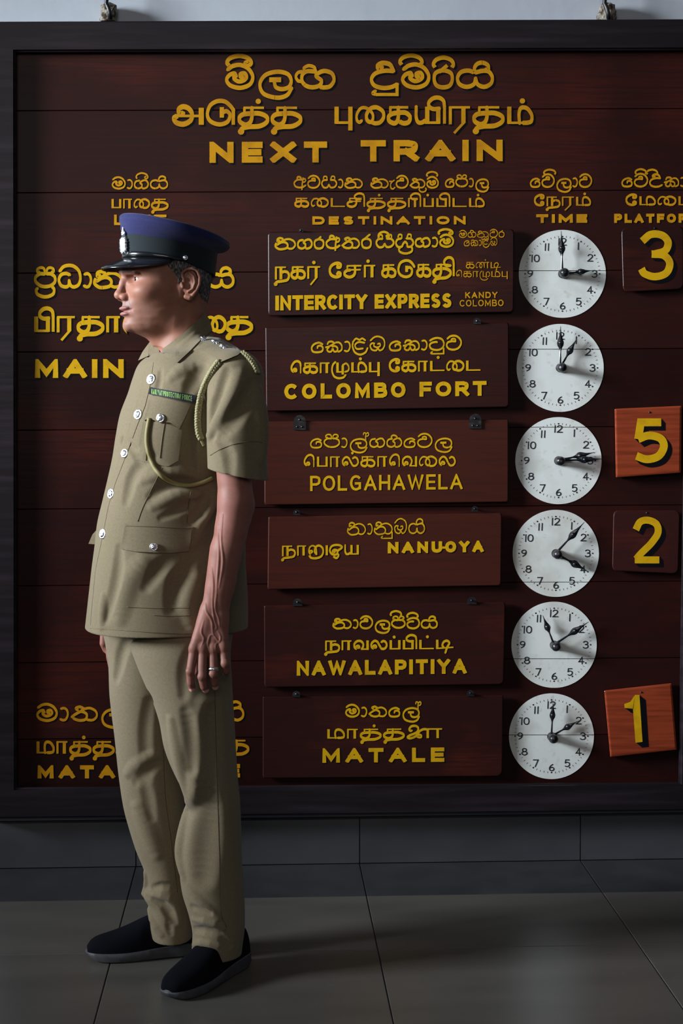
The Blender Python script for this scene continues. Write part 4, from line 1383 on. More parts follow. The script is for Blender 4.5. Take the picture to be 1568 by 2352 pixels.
blend(arm * 1.0, (0.26, 0.105, 0.08), 1)
blend(((V[:, 2] < J(0, 1470, -200)[2]) & (V[:, 1] < YP0)) * 1.0, (0.19, 0.075, 0.055), .6)
for t_, y0 in (((441.5, 1586)), ((473, 1588)), ((494.5, 1580))):
    c = J(t_, y0, -200)
    dd = np.linalg.norm((V - c) / SP / np.array([8, 14, 7]), axis=1)
    blend(np.clip((1.3 - dd) / .25, 0, 1), (0.75, 0.36, 0.30), 1.0)
ca = skin.data.color_attributes.new('tint', 'FLOAT_COLOR', 'POINT')
ca.data.foreach_set('color', np.c_[tint, np.ones(len(V))].astype(np.float32).ravel())

# eyes
for s in (1, -1):
    c = H(68.5, 32 * s, -2)
    mb = MB()
    r = 12.8 * SP
    gz = HF * .985 + HL * .17 * (1 if s > 0 else 1) * .3 + HU * .03
    gz = gz / np.linalg.norm(gz)
    a1 = np.cross(gz, HU)
    a1 /= np.linalg.norm(a1)
    a2 = np.cross(a1, gz)
    rings = [[c + (gz * math.cos(t) + (a1 * math.cos(q) + a2 * math.sin(q)) * math.sin(t)) * r for q in np.linspace(0, 2 * PI, 24, endpoint=False)] for t in np.linspace(.02, 2.0, 16)]
    mb.loft(rings)
    eye = mb.build('eyeball', M['eyewhite'], man, True)
    mb = MB()
    mb.loft([[c + (gz * math.cos(t) + (a1 * math.cos(q) + a2 * math.sin(q)) * math.sin(t)) * r * (1.03 + .05 * math.cos(t * 3)) for q in np.linspace(0, 2 * PI, 20, endpoint=False)] for t in np.linspace(.01, .46, 6)])
    mb.build('iris', M['iris'], eye, True)

# hair: a short coat over the back and sides of the skull
def hair_fn(P):
    f, s, u = head_local(P)
    rho = np.hypot(f, s)
    phi = np.abs(np.arctan2(s, f))
    nz = .8 * np.sin(f * 1.9 + u * .7) * np.sin(u * .8 + f * .4) + .5 * np.sin(f * 3.1 - u * 1.3)
    line = np.interp(-f, [-40, -26, -8, 4, 9, 14, 22, 30, 44, 52, 57, 66, 80, 100, 120], [60, 40, 16, 4, -16, -12, 12, 20, 22, 8, -22, -50, -66, -78, -80])
    R = head_R(phi, u) + .9 + 2.4 * np.clip((u - line) / 16, 0, 1) + nz * .5
    cut = (line - u + 1.6 * np.sin(f * 1.3 + u * .2) + 1.2 * np.sin(f * 2.9)) * .45
    neck = np.where(u < -40, 0, 0)
    d = np.maximum((rho - R) * .8, cut)
    d = np.maximum(d, -((rho - R + 5) * .8))
    return np.maximum(d, u - 70) * SP


nape = [p for p in (cone(H(-34, 0, -30), J(424, 815, 0), 56.5 * SP, 59 * SP, 0),)]
def hair_all(P):
    return hair_fn(P)


V, Q = polygonise([Prim(HLO + [0, 0, .03], HHI, hair_all, 'u', 0)], 0.002, proj=1)
hair = link_np('hair', V, Q, M['hair'], man)
hair['label'] = 'short greying black hair'

# ------------------------------------------------------------------ cap
cap = bpy.data.objects.new('cap', None)
COL.objects.link(cap)
cap.location = tuple(H(-8, 0, 60))
cap.parent = man
bpy.context.view_layer.update()
cap.matrix_parent_inverse = man.matrix_world.inverted()
cap['label'] = 'navy peaked cap with black band and silver badge'
bpy.context.view_layer.update()
u_bot = lambda f: np.interp(f, [-118, -60, -20, 60, 100], [7, 22, 36, 44, 46])
u_top = lambda f: np.interp(f, [-122, 100], [59, 99])
NR = 72


def ring(cf, rf, rs, uf):
    out = []
    for a in np.linspace(0, 2 * PI, NR, endpoint=False):
        f = cf + rf * math.cos(a)
        out.append(H(f, rs * math.sin(a), float(uf(f)) if callable(uf) else uf))
    return out


mb = MB()
bb = [ring(-8, 101, 79, lambda f: u_bot(f) + 2), ring(-8, 104.5, 82.5, u_bot)]
for t in (.1, .35, .65, .9, 1.0):
    bb.append(ring(-8 - 2 * t, 105 + 3.5 * t, 83 + 4 * t, lambda f, t=t: u_bot(f) * (1 - t) + u_top(f) * t))
mb.loft(bb, False, False)
mb.build('band', M['band'], cap, True)
def lin(u0, sl, c0):
    return lambda f: u0 + sl * (f - c0)
mb = MB()
rr = [ring(-10, 108, 86.5, u_top), ring(-12, 112, 92, lambda f: u_top(f) + 6), ring(-16, 119, 102, lin(89, .20, -16)), ring(-20, 122.5, 111, lin(95.5, .215, -20)), ring(-20.5, 124.5, 115, lin(100, .225, -22)),
      ring(-20.5, 126, 117, lin(103, .23, -22)), ring(-20.5, 125, 116, lin(106.0, .235, -22)), ring(-20.5, 124, 115.2, lin(107.2, .235, -22)), ring(-20.5, 125.4, 116, lin(108.4, .235, -22)), ring(-20.5, 125, 116, lin(112, .24, -22)),
      ring(-20.5, 121.5, 112, lin(115.5, .24, -22)), ring(-21, 112, 103, lin(116.5, .24, -21)), ring(-20, 90, 83, lin(117.5, .23, -20)), ring(-20, 55, 50, lin(120, .2, -20)), ring(-20, 15, 14, lin(122, .2, -20))]
mb.loft(rr, False, True)
mb.build('crown', M['navy'], cap, True)
# peak
mb = MB()
T = np.linspace(-1, 1, 41)
topg, botg = [], []
for r_ in np.linspace(0, 1, 9):
    row = []
    for t in T:
        a = t * math.radians(82)
        fi, si = -8 + 104 * math.cos(a), 83 * math.sin(a)
        ext = max(0.0, 1 - abs(t) ** 2.6) ** .75
        fo = fi + 51 * ext * (math.cos(a * .8)) * r_
        so = si + 26 * ext * math.sin(a) * r_
        ub = float(u_bot(fi)) + 1.5
        arch = 6.5 * math.sin(PI * r_ * .55) * ext
        uo = ub - (25 * ext) * r_ ** 1.15 * (1.0) + arch * .4 - 7 * ext * abs(math.sin(a)) * r_
        row.append((fo, so, uo))
    topg.append(row)
n = len(T)
m_ = len(topg)
vs = [H(*p) for r_ in topg for p in r_] + [H(p[0] - 1, p[1], p[2] - 2.6) for r_ in topg for p in r_]
fs = []
for i in range(m_ - 1):
    for j in range(n - 1):
        a = i * n + j
        fs.append((a, a + 1, a + n + 1, a + n))
        b = a + m_ * n
        fs.append((b, b + n, b + n + 1, b + 1))
for j in range(n - 1):
    a = (m_ - 1) * n + j
    fs.append((a, a + 1, a + 1 + m_ * n, a + m_ * n))
mb.add(vs, fs)
peak = mb.build('peak', M['patent'], cap, True)
mb = MB()
mb.tube([H(p[0], p[1], p[2] - 1.2) for p in topg[-1]], 2.0 * SP, 8)
mb.build('peak_rim', M['patent'], peak, True)
# chin strap and its side button
mb = MB()
sr = []
for a in np.radians(np.linspace(-97, 97, 60)):
    f, s = -8 + 107.5 * math.cos(a), 86 * math.sin(a)
    ub = float(u_bot(f))
    w = 13.5 * (1 - .55 * abs(a / 1.7) ** 3)
    c = 1.6
    sr.append([H(f, s, ub + 2), H(-8 + (107.5 + c) * math.cos(a), (86 + c) * math.sin(a), ub + 3.2), H(-8 + (107.9 + c) * math.cos(a), (86.4 + c) * math.sin(a), ub + w * .5), H(-8 + (107.5 + c) * math.cos(a), (86 + c) * math.sin(a), ub + w - 1), H(f, s, ub + w), H(-8 + 104 * math.cos(a), 83 * math.sin(a), ub + w * .5)])
mb.loft(sr)
mb.build('chin_strap', M['patent'], cap, True)


def disc_button(name, c, nrm, r, m, parent, seed=0, rough=True):
    nrm = np.array(nrm, float)
    nrm /= np.linalg.norm(nrm)
    a1 = np.cross(nrm, [0.2, .1, 1.0])
    a1 /= np.linalg.norm(a1)
    a2 = np.cross(nrm, a1)
    mb = MB()
    prof = [(.75, -.25), (.98, -.05), (1.0, .10), (.93, .20), (.80, .20), (.74, .13), (.66, .24), (.48, .38), (.25, .44), (.04, .46)]
    rings = []
    for q, h_ in prof:
        rg = []
        for k in range(24):
            a = k * PI / 12
            e = .10 * (math.sin(3 * a + seed) * math.sin(q * 9 + seed) + .6 * math.sin(5 * a + q * 14)) if (rough and .1 < q < .7) else 0
            rg.append(c + (a1 * math.cos(a) + a2 * math.sin(a)) * r * q + nrm * r * (h_ + e))
        rings.append(rg)
    mb.loft(rings)
    return mb.build(name, m, parent, True)


a = math.radians(97)
bp = H(-8 + 108 * math.cos(a), 88 * math.sin(a), float(u_bot(-20)) + 8)
disc_button('side_button', bp, HL + HF * .05, 5.5 * SP, M['silver'], cap)
# badge: crowned star on the front of the band
mb = MB()
out = []
for k in range(32):
    a_ = k * PI / 16
    rr_ = (15.5 if k % 2 == 0 else 11.8) * (1.0 + .30 * abs(math.cos(a_)))
    out.append((math.sin(a_) * rr_, math.cos(a_) * rr_ * 1.12))
bc = H(101, 14, 74)
bn = HF * .93 + HL * .34 + HU * .06
bs = np.cross(HU, bn)
bs /= np.linalg.norm(bs)
def bpnt(x, y, o):
    return bc + (bs * x + HU * y + bn * o) * SP
mb.loft([[bpnt(x, y, 0) for x, y in out], [bpnt(x, y, 2) for x, y in out], [bpnt(x * .8, y * .8, 4.5) for x, y in out], [bpnt(x * .45, y * .45, 6) for x, y in out], [bpnt(x * .1, y * .1, 6.5) for x, y in out]])
mb.loft([[bpnt(7 * math.cos(q) * w_, 26 + 7 * math.sin(q) * w_, o) for q in np.linspace(0, 2 * PI, 12, endpoint=False)] for w_, o in ((1, 0), (1, 2.5), (.6, 4.5), (.1, 5))])
mb.tube([bpnt(0, 30, 2), bpnt(0, 39, 2)], [3 * SP, 1.5 * SP], 8)
mb.build('badge', M['silver'], cap, False)

# ------------------------------------------------------------------ shirt
def loft_prim(rows, k, op='u', n_exp=2.3, zlo=None, zhi=None, grow=0.0):
    """rows: (py, cx, half width seen, A side half width, d, yaw degrees) from top to bottom"""
    Z, CX, CY, A, Bf, TY = [], [], [], [], [], []
    for py, cx, hw, a, d, yaw in rows:
        p = J(cx, py, d)
        th = math.radians(yaw)
        b = math.sqrt(max((hw ** 2 - (a * math.sin(th)) ** 2), 100)) / math.cos(th)
        Z.append(p[2]); CX.append(p[0]); CY.append(p[1]); A.append((a + grow) * SP); Bf.append((b + grow) * SP); TY.append(th)
    o = np.argsort(Z)
    Z, T_ = np.array(Z)[o], np.stack([CX, CY, A, Bf, TY], 1)[o]
    zz = np.linspace(Z[0], Z[-1], 200)
    D_ = _interp_rows(T_, Z, zz)
    zlo_ = Z[0] if zlo is None else zlo
    zhi_ = Z[-1] if zhi is None else zhi

    def fn(P):
        z = P[:, 2]
        i = np.clip((z - zz[0]) / (zz[-1] - zz[0]) * 199, 0, 198.999)
        j = i.astype(int)
        t = (i - j)[:, None]
        R = D_[j] * (1 - t) + D_[j + 1] * t
        dx, dy = P[:, 0] - R[:, 0], P[:, 1] - R[:, 1]
        c, s = np.cos(R[:, 4]), np.sin(R[:, 4])
        f = -dx * c - dy * s
        l = dx * s - dy * c
        nf, ns = np.abs(f / R[:, 3]), np.abs(l / R[:, 2])
        g = (nf ** n_exp + ns ** n_exp) ** (1 / n_exp) + 1e-9
        rad = np.hypot(dx, dy) + 1e-9
        d = rad * (1 - 1 / g)
        d = np.where(g < .3, -(R[:, 2:4].min(1)) * .7, d) * .85
        return np.maximum(d, np.maximum(zlo_ - z, z - zhi_))
    w = max(A + Bf) + .02
    return Prim([min(CX) - w, min(CY) - w, zlo_], [max(CX) + w, max(CY) + w, zhi_], fn, op, k)


def plane_cut(prim, p0, nrm):
    p0, nrm = np.array(p0), np.array(nrm) / np.linalg.norm(nrm)
    f0 = prim.fn
    return Prim(prim.lo, prim.hi, lambda P: np.maximum(f0(P), (P - p0) @ nrm), prim.op, prim.k)


TORSO = [(812, 436, 92, 110, 0, 22), (835, 434, 112, 140, 0, 22), (870, 431, 124, 152, 0, 22), (900, 430, 132, 154, 0, 22), (950, 423, 143, 152, 0, 22), (1000, 417, 147, 150, 0, 21), (1050, 411, 149, 148, 0, 20), (1100, 404, 153, 147, 0, 19),
         (1150, 398, 159, 148, 0, 18), (1200, 392, 165, 150, 0, 17), (1250, 391, 170, 154, 0, 16), (1300, 388, 174, 158, 0, 15), (1350, 387, 179, 164, 0, 14), (1400, 385, 183, 170, 0, 13), (1450, 382, 186, 176, 0, 12)]
hem_z = J(382, 1440, 0)[2]
shirt = [loft_prim(TORSO, 0, zlo=hem_z)]
shirt += [chain([J(428, 838, 0), J(480, 832, -70), J(540, 866, -148)], [q * px for q in (58, 54, 56)], 26 * px), chain([J(428, 838, 0), J(404, 838, 70), J(386, 872, 148)], [q * px for q in (58, 54, 56)], 26 * px)]
shirt += [chain([J(440, 790, 0), J(436, 830, 0)], [52 * px, 70 * px], 20 * px)]
# sleeves, cut at the cuff and hollowed there
cuff = (J(546, 1088, -180), np.array([-.20, 0.05, -1.0]))
sl = chain([J(543, 868, -152), J(541, 930, -170), J(543, 1010, -182), J(547, 1105, -186)], [q * px for q in (57, 63, 65, 66)], 24 * px)
sl_fn = sl.fn
inner = cone(J(541, 1010, -182), J(547, 1125, -186), 40 * px, 61 * px).fn
nrm = cuff[1] / np.linalg.norm(cuff[1])
def sleeve(P):
    d = np.maximum(sl_fn(P), (P - cuff[0]) @ nrm)
    return np.maximum(d, -inner(P))
shirt.append(Prim(sl.lo, sl.hi, sleeve, 'u', 20 * px))
shirt.append(plane_cut(chain([J(386, 872, 150), J(372, 960, 172), J(358, 1080, 182)], [q * px for q in (56, 60, 62)], 20 * px), J(360, 1075, 180), (0, 0, -1)))
# neck opening
shirt.append(cone(J(424, 835, -2), J(412, 770, 0), 60 * px, 62 * px, 3 * px, 's'))
shirt.append(chain([J(395, 826, -10), J(352, 812, -20)], [34 * px, 14 * px], 5 * px, 's'))
FS = [  # sleeve
      (((520, 850), (503, 900), (486, 950), (484, 1000)), 15, 8, False), (((552, 858), (530, 920), (505, 965), (484, 1000)), 15, 7, True), (((585, 880), (560, 930), (515, 990)), 18, 5, False),
      (((588, 900), (592, 980), (594, 1050)), 20, 4, True), (((500, 1010), (520, 1040), (525, 1085)), 14, 3, False),
      # chest and armpit
      (((460, 850), (440, 880), (430, 905)), 16, 4, False), (((452, 940), (440, 990), (436, 1040), (446, 1090)), 14, 6, False), (((330, 1105), (380, 1085), (440, 1090)), 12, 5, True),
      (((345, 1140), (400, 1112), (470, 1120)), 14, 7, False), (((350, 1165), (410, 1138), (480, 1140)), 12, 5, True), (((370, 1190), (430, 1165), (480, 1150)), 10, 4, False),
      (((500, 1120), (480, 1170), (452, 1215), (446, 1250)), 13, 7, True), (((478, 1130), (455, 1180), (430, 1195)), 12, 5, False), (((520, 1160), (495, 1230), (470, 1300)), 18, 7, False),
      (((480, 1250), (440, 1290), (410, 1340), (395, 1400)), 20, 6, False), (((420, 1280), (370, 1300), (335, 1350)), 16, 5, False), (((330, 1290), (300, 1340), (280, 1420)), 24, 4, True), (((270, 1260), (262, 1330), (240, 1420)), 14, 4, False),
      (((345, 1050), (300, 1090), (285, 1150)), 14, 4, False), (((450, 1330), (430, 1390), (440, 1440)), 18, 5, True), (((240, 1370), (236, 1440)), 10, 4, True), (((262, 1000), (300, 1030), (320, 1070)), 10, 3, False),
      (((395, 870), (420, 850), (440, 845)), 12, 3, True), (((365, 855), (362, 880), (355, 900)), 8, 2.5, False)]
FS = [(p, r_ * 1.2, a_ * 1.35, u_) for p, r_, a_, u_ in FS]
add_folds(shirt, FS)
# hollow hem so that the skirt of the shirt hangs free
shirt.append(loft_prim([(py, cx, hw - 8, a_ - 8, d_, yw) for py, cx, hw, a_, d_, yw in TORSO if py >= 1400] + [(1480, 381, 181, 173, 0, 12)], 0, 's', zlo=hem_z - .03, zhi=J(382, 1412)[2]))
V, Q = polygonise(shirt, 0.0026)
shirt_o = link_np('shirt', V, Q, M['khaki'], man)
shirt_o['label'] = 'khaki short sleeved uniform shirt worn loose'

# ------------------------------------------------------------------ trousers
def leg_prim(rows, zlo, k):
    Z, T_ = [], []
    for py, x0, x1, d, dd in rows:
        p = J((x0 + x1) / 2, py, d)
        Z.append(p[2])
        T_.append([p[0], p[1], (x1 - x0) / 2 * SP, dd * SP])
    o = np.argsort(Z)
    Z, T_ = np.array(Z)[o], np.array(T_)[o]
    zz = np.linspace(Z[0], Z[-1], 240)
    D_ = _interp_rows(T_, Z, zz)

    def fn(P):
        z = P[:, 2]
        i = np.clip((z - zz[0]) / (zz[-1] - zz[0]) * 239, 0, 238.999)
        j = i.astype(int)
        t = (i - j)[:, None]
        R = D_[j] * (1 - t) + D_[j + 1] * t
        dx, dy = P[:, 0] - R[:, 0], P[:, 1] - R[:, 1]
        # turned ellipse: the crease looks forward-left
        g = np.sqrt((dx / R[:, 2]) ** 2 + (dy / R[:, 3]) ** 2) + 1e-9
        rad = np.hypot(dx, dy) + 1e-9
        d = rad * (1 - 1 / g) * .85
        d = np.where(g < .3, -R[:, 2:4].min(1) * .6, d)
        return np.maximum(d, np.maximum(zlo - z, z - Z[-1]))
    w = T_[:, 2:4].max() + .02
    return Prim([T_[:, 0].min() - w, T_[:, 1].min() - w, zlo], [T_[:, 0].max() + w, T_[:, 1].max() + w, Z[-1]], fn, 'u', k)


NEAR = [(1400, 285, 540, -60, 92), (1460, 292, 532, -70, 92), (1500, 306, 528, -76, 90), (1560, 330, 531, -78, 88), (1610, 352, 534, -78, 84), (1650, 365, 537, -76, 80), (1720, 379, 541, -72, 76), (1790, 408, 546, -66, 72), (1840, 436, 551, -60, 70),
        (1880, 426, 553, -55, 68), (1940, 413, 555, -48, 67), (2000, 412, 557, -42, 67), (2050, 418, 561, -38, 66), (2100, 433, 563, -34, 66), (2140, 441, 562, -30, 66), (2170, 440, 558, -28, 66), (2215, 437, 553, -26, 66)]
FAR = [(1400, 222, 470, 60, 92), (1460, 236, 450, 72, 92), (1500, 244, 436, 76, 90), (1600, 250, 420, 82, 84), (1700, 262, 416, 84, 78), (1760, 268, 418, 86, 74), (1800, 273, 420, 86, 72), (1860, 283, 426, 86, 70), (1900, 294, 428, 86, 68),
       (1950, 310, 430, 86, 66), (2000, 330, 434, 86, 64), (2030, 336, 438, 86, 63), (2055, 327, 440, 86, 62), (2075, 338, 441, 86, 62), (2100, 341, 442, 86, 62), (2130, 344, 443, 86, 62), (2170, 352, 442, 86, 62)]
z_n = J(500, 2190, -28)[2]
z_f = J(395, 2152, 86)[2]
tr = [leg_prim(NEAR, z_n, 0), leg_prim(FAR, z_f, 9 * px)]
TF = [(((470, 1610), (472, 1700), (460, 1790), (441, 1838)), 24, 9, True), (((395, 1650), (408, 1720), (424, 1790), (438, 1836)), 12, 6, True), (((425, 1640), (438, 1710), (438, 1770)), 16, 7, False),
      (((437, 1846), (425, 1900), (416, 1960), (424, 2015)), 12, 6, True), (((478, 1850), (468, 1930), (462, 2020)), 34, 12, False), (((492, 1640), (490, 1740), (478, 1820)), 26, 7, False), (((425, 2020), (455, 2060), (500, 2105)), 12, 5, True),
      (((446, 2112), (480, 2118), (513, 2131)), 8, 8, True), (((446, 2135), (475, 2140), (505, 2150)), 10, 7, False), (((440, 2085), (480, 2100)), 9, 4, False), (((447, 2170), (470, 2165), (500, 2172)), 9, 5, True), (((505, 2150), (530, 2175)), 10, 5, False),
      (((440, 1490), (425, 1540), (420, 1600)), 14, 4, False), (((300, 1460), (275, 1500), (262, 1560)), 12, 5, False),
      (((345, 1600), (332, 1690), (338, 1790)), 14, 4, False), (((296, 1775), (320, 1750), (352, 1730)), 12, 4, True), (((310, 1800), (340, 1775), (370, 1755)), 12, 4, False), (((325, 1790), (336, 1830), (346, 1880)), 13, 4, False),
      (((318, 1850), (340, 1900), (360, 1960)), 16, 4, True), (((340, 2052), (375, 2058), (400, 2075), (412, 2120)), 10, 9, True), (((352, 2072), (378, 2085), (398, 2120)), 12, 12, False), (((345, 2090), (355, 2120), (372, 2145)), 10, 6, True), (((385, 2120), (392, 2145)), 8, 5, False),
      (((330, 2052), (338, 2030), (335, 2005)), 8, 4, True), (((350, 2040), (380, 2035), (410, 2045)), 9, 5, False)]
TF = [(p, r_ * (1.35 if min(q[1] for q in p) < 2000 else 1.05), a_ * (.70 if min(q[1] for q in p) < 2000 else .85), u_, None, None) for p, r_, a_, u_ in TF]
add_folds(tr, TF)
# creases: the crease line of the near leg and the shadow line between the thighs
V, Q = polygonise(tr, 0.0028)
trousers = link_np('trousers', V, Q, M['trouser'], man)
trousers['label'] = 'khaki trousers gathered over the shoes'

# ------------------------------------------------------------------ pieces sewn on the clothes
bpy.context.view_layer.update()


def bvh_of(*objs):
    vs, fs = [], []
    for o in objs:
        n = len(vs)
        me = o.data
        co = np.empty(len(me.vertices) * 3, np.float32)
        me.vertices.foreach_get('co', co)
        vs += [Vector(v) for v in co.reshape(-1, 3)]
        fs += [tuple(i + n for i in p.vertices) for p in me.polygons]
    return BVHTree.FromPolygons(vs, fs)


BS = bvh_of(shirt_o)
BT = bvh_of(trousers)
BSK = bvh_of(shirt_o, skin)


def cast(bvh, px_, py_):
    r = ray(px_, py_)
    r = r / np.linalg.norm(r)
    loc, nrm_, i, d = bvh.ray_cast(Vector(CAM), Vector(r))
    if loc is None or d > 4.6:
        return None
    return np.array(loc), np.array(nrm_), r, d


def patch(name, rows, bvh, off, thick, m, parent, nu=20, nv=10, relax=3, smooth=True, edge=None):
    """a piece of cloth cut to rows of picture-pixel polylines and laid on the garment"""
    R = [resample(r, nu + 1) for r in rows]
    k = len(R)
    G = []
    for v in range(nv + 1):
        t = v / nv * (k - 1)
        i = min(int(t), k - 2)
        G.append(R[i] * (1 - (t - i)) + R[i + 1] * (t - i))
    G = np.array(G)
    D_ = np.full(G.shape[:2], np.nan)
    for a in range(nv + 1):
        for b in range(nu + 1):
            h_ = cast(bvh, *G[a, b])
            if h_:
                D_[a, b] = h_[3]
    med = np.nanmedian(D_)
    for _ in range(60):
        if not np.isnan(D_).any():
            break
        for a in range(nv + 1):
            for b in range(nu + 1):
                if np.isnan(D_[a, b]):
                    nb_ = [D_[a + i, b + j] for i, j in ((1, 0), (-1, 0), (0, 1), (0, -1)) if 0 <= a + i <= nv and 0 <= b + j <= nu and not np.isnan(D_[a + i, b + j])]
                    if nb_:
                        D_[a, b] = np.mean(nb_)
    D_ = np.where(np.isnan(D_), med, D_)
    S_ = D_.copy()
    for _ in range(relax):
        p = np.pad(S_, 1, 'edge')
        S_ = (p[1:-1, 1:-1] * 2 + p[:-2, 1:-1] + p[2:, 1:-1] + p[1:-1, :-2] + p[1:-1, 2:]) / 6
    D_ = np.minimum(D_, S_)
    offs = np.array([np.interp(v / nv * (len(off) - 1), range(len(off)), off) if hasattr(off, '__len__') else off for v in range(nv + 1)])
    top, bot = [], []
    for a in range(nv + 1):
        for b in range(nu + 1):
            r = ray(*G[a, b])
            r = r / np.linalg.norm(r)
            top.append(CAM + r * (D_[a, b] - offs[a] * SP))
            bot.append(CAM + r * (D_[a, b] - (offs[a] - thick) * SP))
    n = nu + 1
    N_ = len(top)
    fs = []
    for a in range(nv):
        for b in range(nu):
            i = a * n + b
            fs.append((i, i + n, i + n + 1, i + 1))
            fs.append((N_ + i, N_ + i + 1, N_ + i + n + 1, N_ + i + n))
    rim = [b for b in range(n)] + [a * n + nu for a in range(1, nv + 1)] + [nv * n + b for b in range(nu - 1, -1, -1)] + [a * n for a in range(nv - 1, 0, -1)]
    for i, j in zip(rim, rim[1:] + rim[:1]):
        fs.append((i, j, N_ + j, N_ + i))
    o = link(name, top + bot, fs, m, parent, smooth)
    if smooth:
        try:
            mod = o.modifiers.new('edges', 'EDGE_SPLIT')
            mod.split_angle = math.radians(50)
        except Exception:
            pass
    return o


def line_on(name, pts, bvh, r, off, m, parent, n=40, sides=6):
    """a cord, braid or seam that follows the cloth"""
    Pp = resample(np.array(catmull(pts, 6)), n)
    ds = []
    for p in Pp:
        h_ = cast(bvh, *p)
        ds.append(h_[3] if h_ else np.nan)
    ds = np.array(ds)
    ok = ~np.isnan(ds)
    if not ok.any():
        return None
    ds = np.interp(range(n), np.nonzero(ok)[0], ds[ok])
    q = np.pad(ds, 2, 'edge')
    sm = (q[:-4] + q[1:-3] + q[2:-2] + q[3:-1] + q[4:]) / 5
    ds = np.minimum(ds, sm)
    P3 = []
    for p, d in zip(Pp, ds):
        rr_ = ray(*p)
        P3.append(CAM + rr_ / np.linalg.norm(rr_) * (d - off * SP))
    mb = MB()
    mb.tube(P3, r * SP if not hasattr(r, '__len__') else [q_ * SP for q_ in r], sides)
    return mb.build(name, m, parent, True), P3


# front placket, pockets, flaps
patch('placket', [[(334, 832), (352, 832)], [(320, 880), (345, 882)], [(306, 930), (333, 932)], [(292, 975), (315, 976)], [(276, 1035), (293, 1036)], [(254, 1110), (264, 1111)], [(240, 1160), (249, 1161)], [(226, 1246), (232, 1247)], [(213, 1308), (219, 1309)], [(204, 1400), (210, 1400)], [(200, 1438), (207, 1438)]],
      BS, 1.8, 2.6, M['khaki'], shirt_o, 4, 60)
pocket = patch('chest_pocket', [[(328, 968), (375, 970), (418, 986)], [(322, 1005), (375, 1006), (416, 1010)], [(316, 1040), (370, 1044), (412, 1040)], [(311, 1056), (345, 1063), (385, 1072), (409, 1058)]], BS, 2.2, 3, M['khaki'], shirt_o, 16, 14)
for q in (((378, 972), (372, 1010), (367, 1052)), ((345, 970), (338, 1010), (335, 1058))):
    line_on('pleat', q, BS, 1.1, 2.8, M['khaki_edge'], pocket, 24, 5)
flap = patch('chest_pocket_flap', [[(342, 919), (390, 926), (437, 932)], [(338, 938), (385, 946), (426, 956)], [(329, 966), (343, 961), (356, 966), (368, 972), (379, 970), (392, 971), (402, 978), (411, 986)]], BS, 5.5, 3.5, M['khaki'], shirt_o, 28, 10)
low = patch('hip_pocket_flap', [[(288, 1203), (360, 1205), (440, 1209)], [(283, 1230), (356, 1236), (438, 1240)], [(277, 1261), (312, 1267), (352, 1269), (395, 1270), (433, 1266)]], BS, 5.0, 3.5, M['khaki'], shirt_o, 24, 10)
line_on('flap_seam', ((288, 1208), (360, 1210), (439, 1214)), BS, .9, 5.2, M['khaki_edge'], low, 40, 5)
for q in (((291, 1394), (360, 1397), (437, 1396)), ((352, 1413), (395, 1415), (438, 1413))):
    line_on('pocket_seam', q, BS, .9, .3, M['khaki_edge'], shirt_o, 40, 5)
patch('hem', [[(206, 1436), (290, 1442), (350, 1446), (420, 1449), (446, 1447)], [(205, 1443), (290, 1449), (350, 1453), (420, 1456), (446, 1454)]], BS, 1.4, 2.4, M['khaki'], shirt_o, 40, 2)
for q in (((372, 1075), (345, 1130), (328, 1165), (316, 1198)), ((438, 1130), (432, 1170), (430, 1206))):
    line_on('dart_seam', q, BS, .8, .5, M['khaki_edge'], shirt_o, 24, 5)
line_on('cuff_seam', ((482, 1046), (510, 1030), (545, 1018), (580, 1014), (602, 1016)), BS, .9, .4, M['khaki_edge'], shirt_o, 40, 5)
line_on('armhole_seam', ((508, 832), (528, 812), (556, 809)), BS, 1.0, .5, M['khaki_edge'], shirt_o, 24, 5)
# far side flaps seen edge-on beyond the belly
mb = MB()
fa = [J(239, 1197, 66), J(212, 1228, 78), J(203, 1249, 86), J(228, 1251, 74), J(242, 1251, 64), J(241, 1228, 62)]
mb.prism(fa, [p + np.array([.002, .004, .002]) for p in fa])
mb.build('hip_pocket_flap', M['khaki'], shirt_o)
mb = MB()
fa = [J(302, 925, 52), J(284, 945, 62), J(274, 972, 70), J(288, 976, 60), J(304, 974, 50)]
mb.prism(fa, [p + np.array([.002, .004, .002]) for p in fa])
mb.build('chest_pocket_flap', M['khaki'], shirt_o)

# collar: standing fold round the neck, near leaf and far leaf
collar = patch('collar', [[(372, 802), (396, 784), (421, 765), (447, 742), (470, 719)], [(374, 812), (405, 800), (430, 778), (455, 756), (481, 733)], [(364, 811), (406, 834), (436, 806), (459, 782), (488, 758)]], BSK, [9, 12, 7], 3.5, M['khaki'], shirt_o, 26, 12, 8)
mb = MB()
outer = [J(354, 772, 18), J(336, 800, 6), J(320, 826, 8), J(315, 838, 14)]
innr = [J(372, 806, -58), J(362, 808, -40), J(352, 818, -36), J(338, 816, -30)]
rows_ = []
A_ = [(354, 772, 26), (340, 790, 16), (327, 808, 10), (317, 828, 8)]
B_ = [(360, 790, 2), (350, 803, -8), (340, 812, -12), (330, 822, -8)]
C_ = [(366, 808, -30), (357, 816, -34), (349, 820, -34), (341, 817, -28)]
rings = []
for a_, b_, c_ in zip(A_, B_, C_):
    rings.append([J(*a_), J(*b_), J(*c_), J(c_[0] + 1, c_[1], c_[2] + 6), J(b_[0] + 1, b_[1], b_[2] + 7), J(a_[0] + 1, a_[1], a_[2] + 6)])
mb.loft(rings)
mb.build('collar_leaf', M['khaki'], shirt_o, False)
mb = MB()                                                              # inside of the standing collar behind the neck front
rings = []
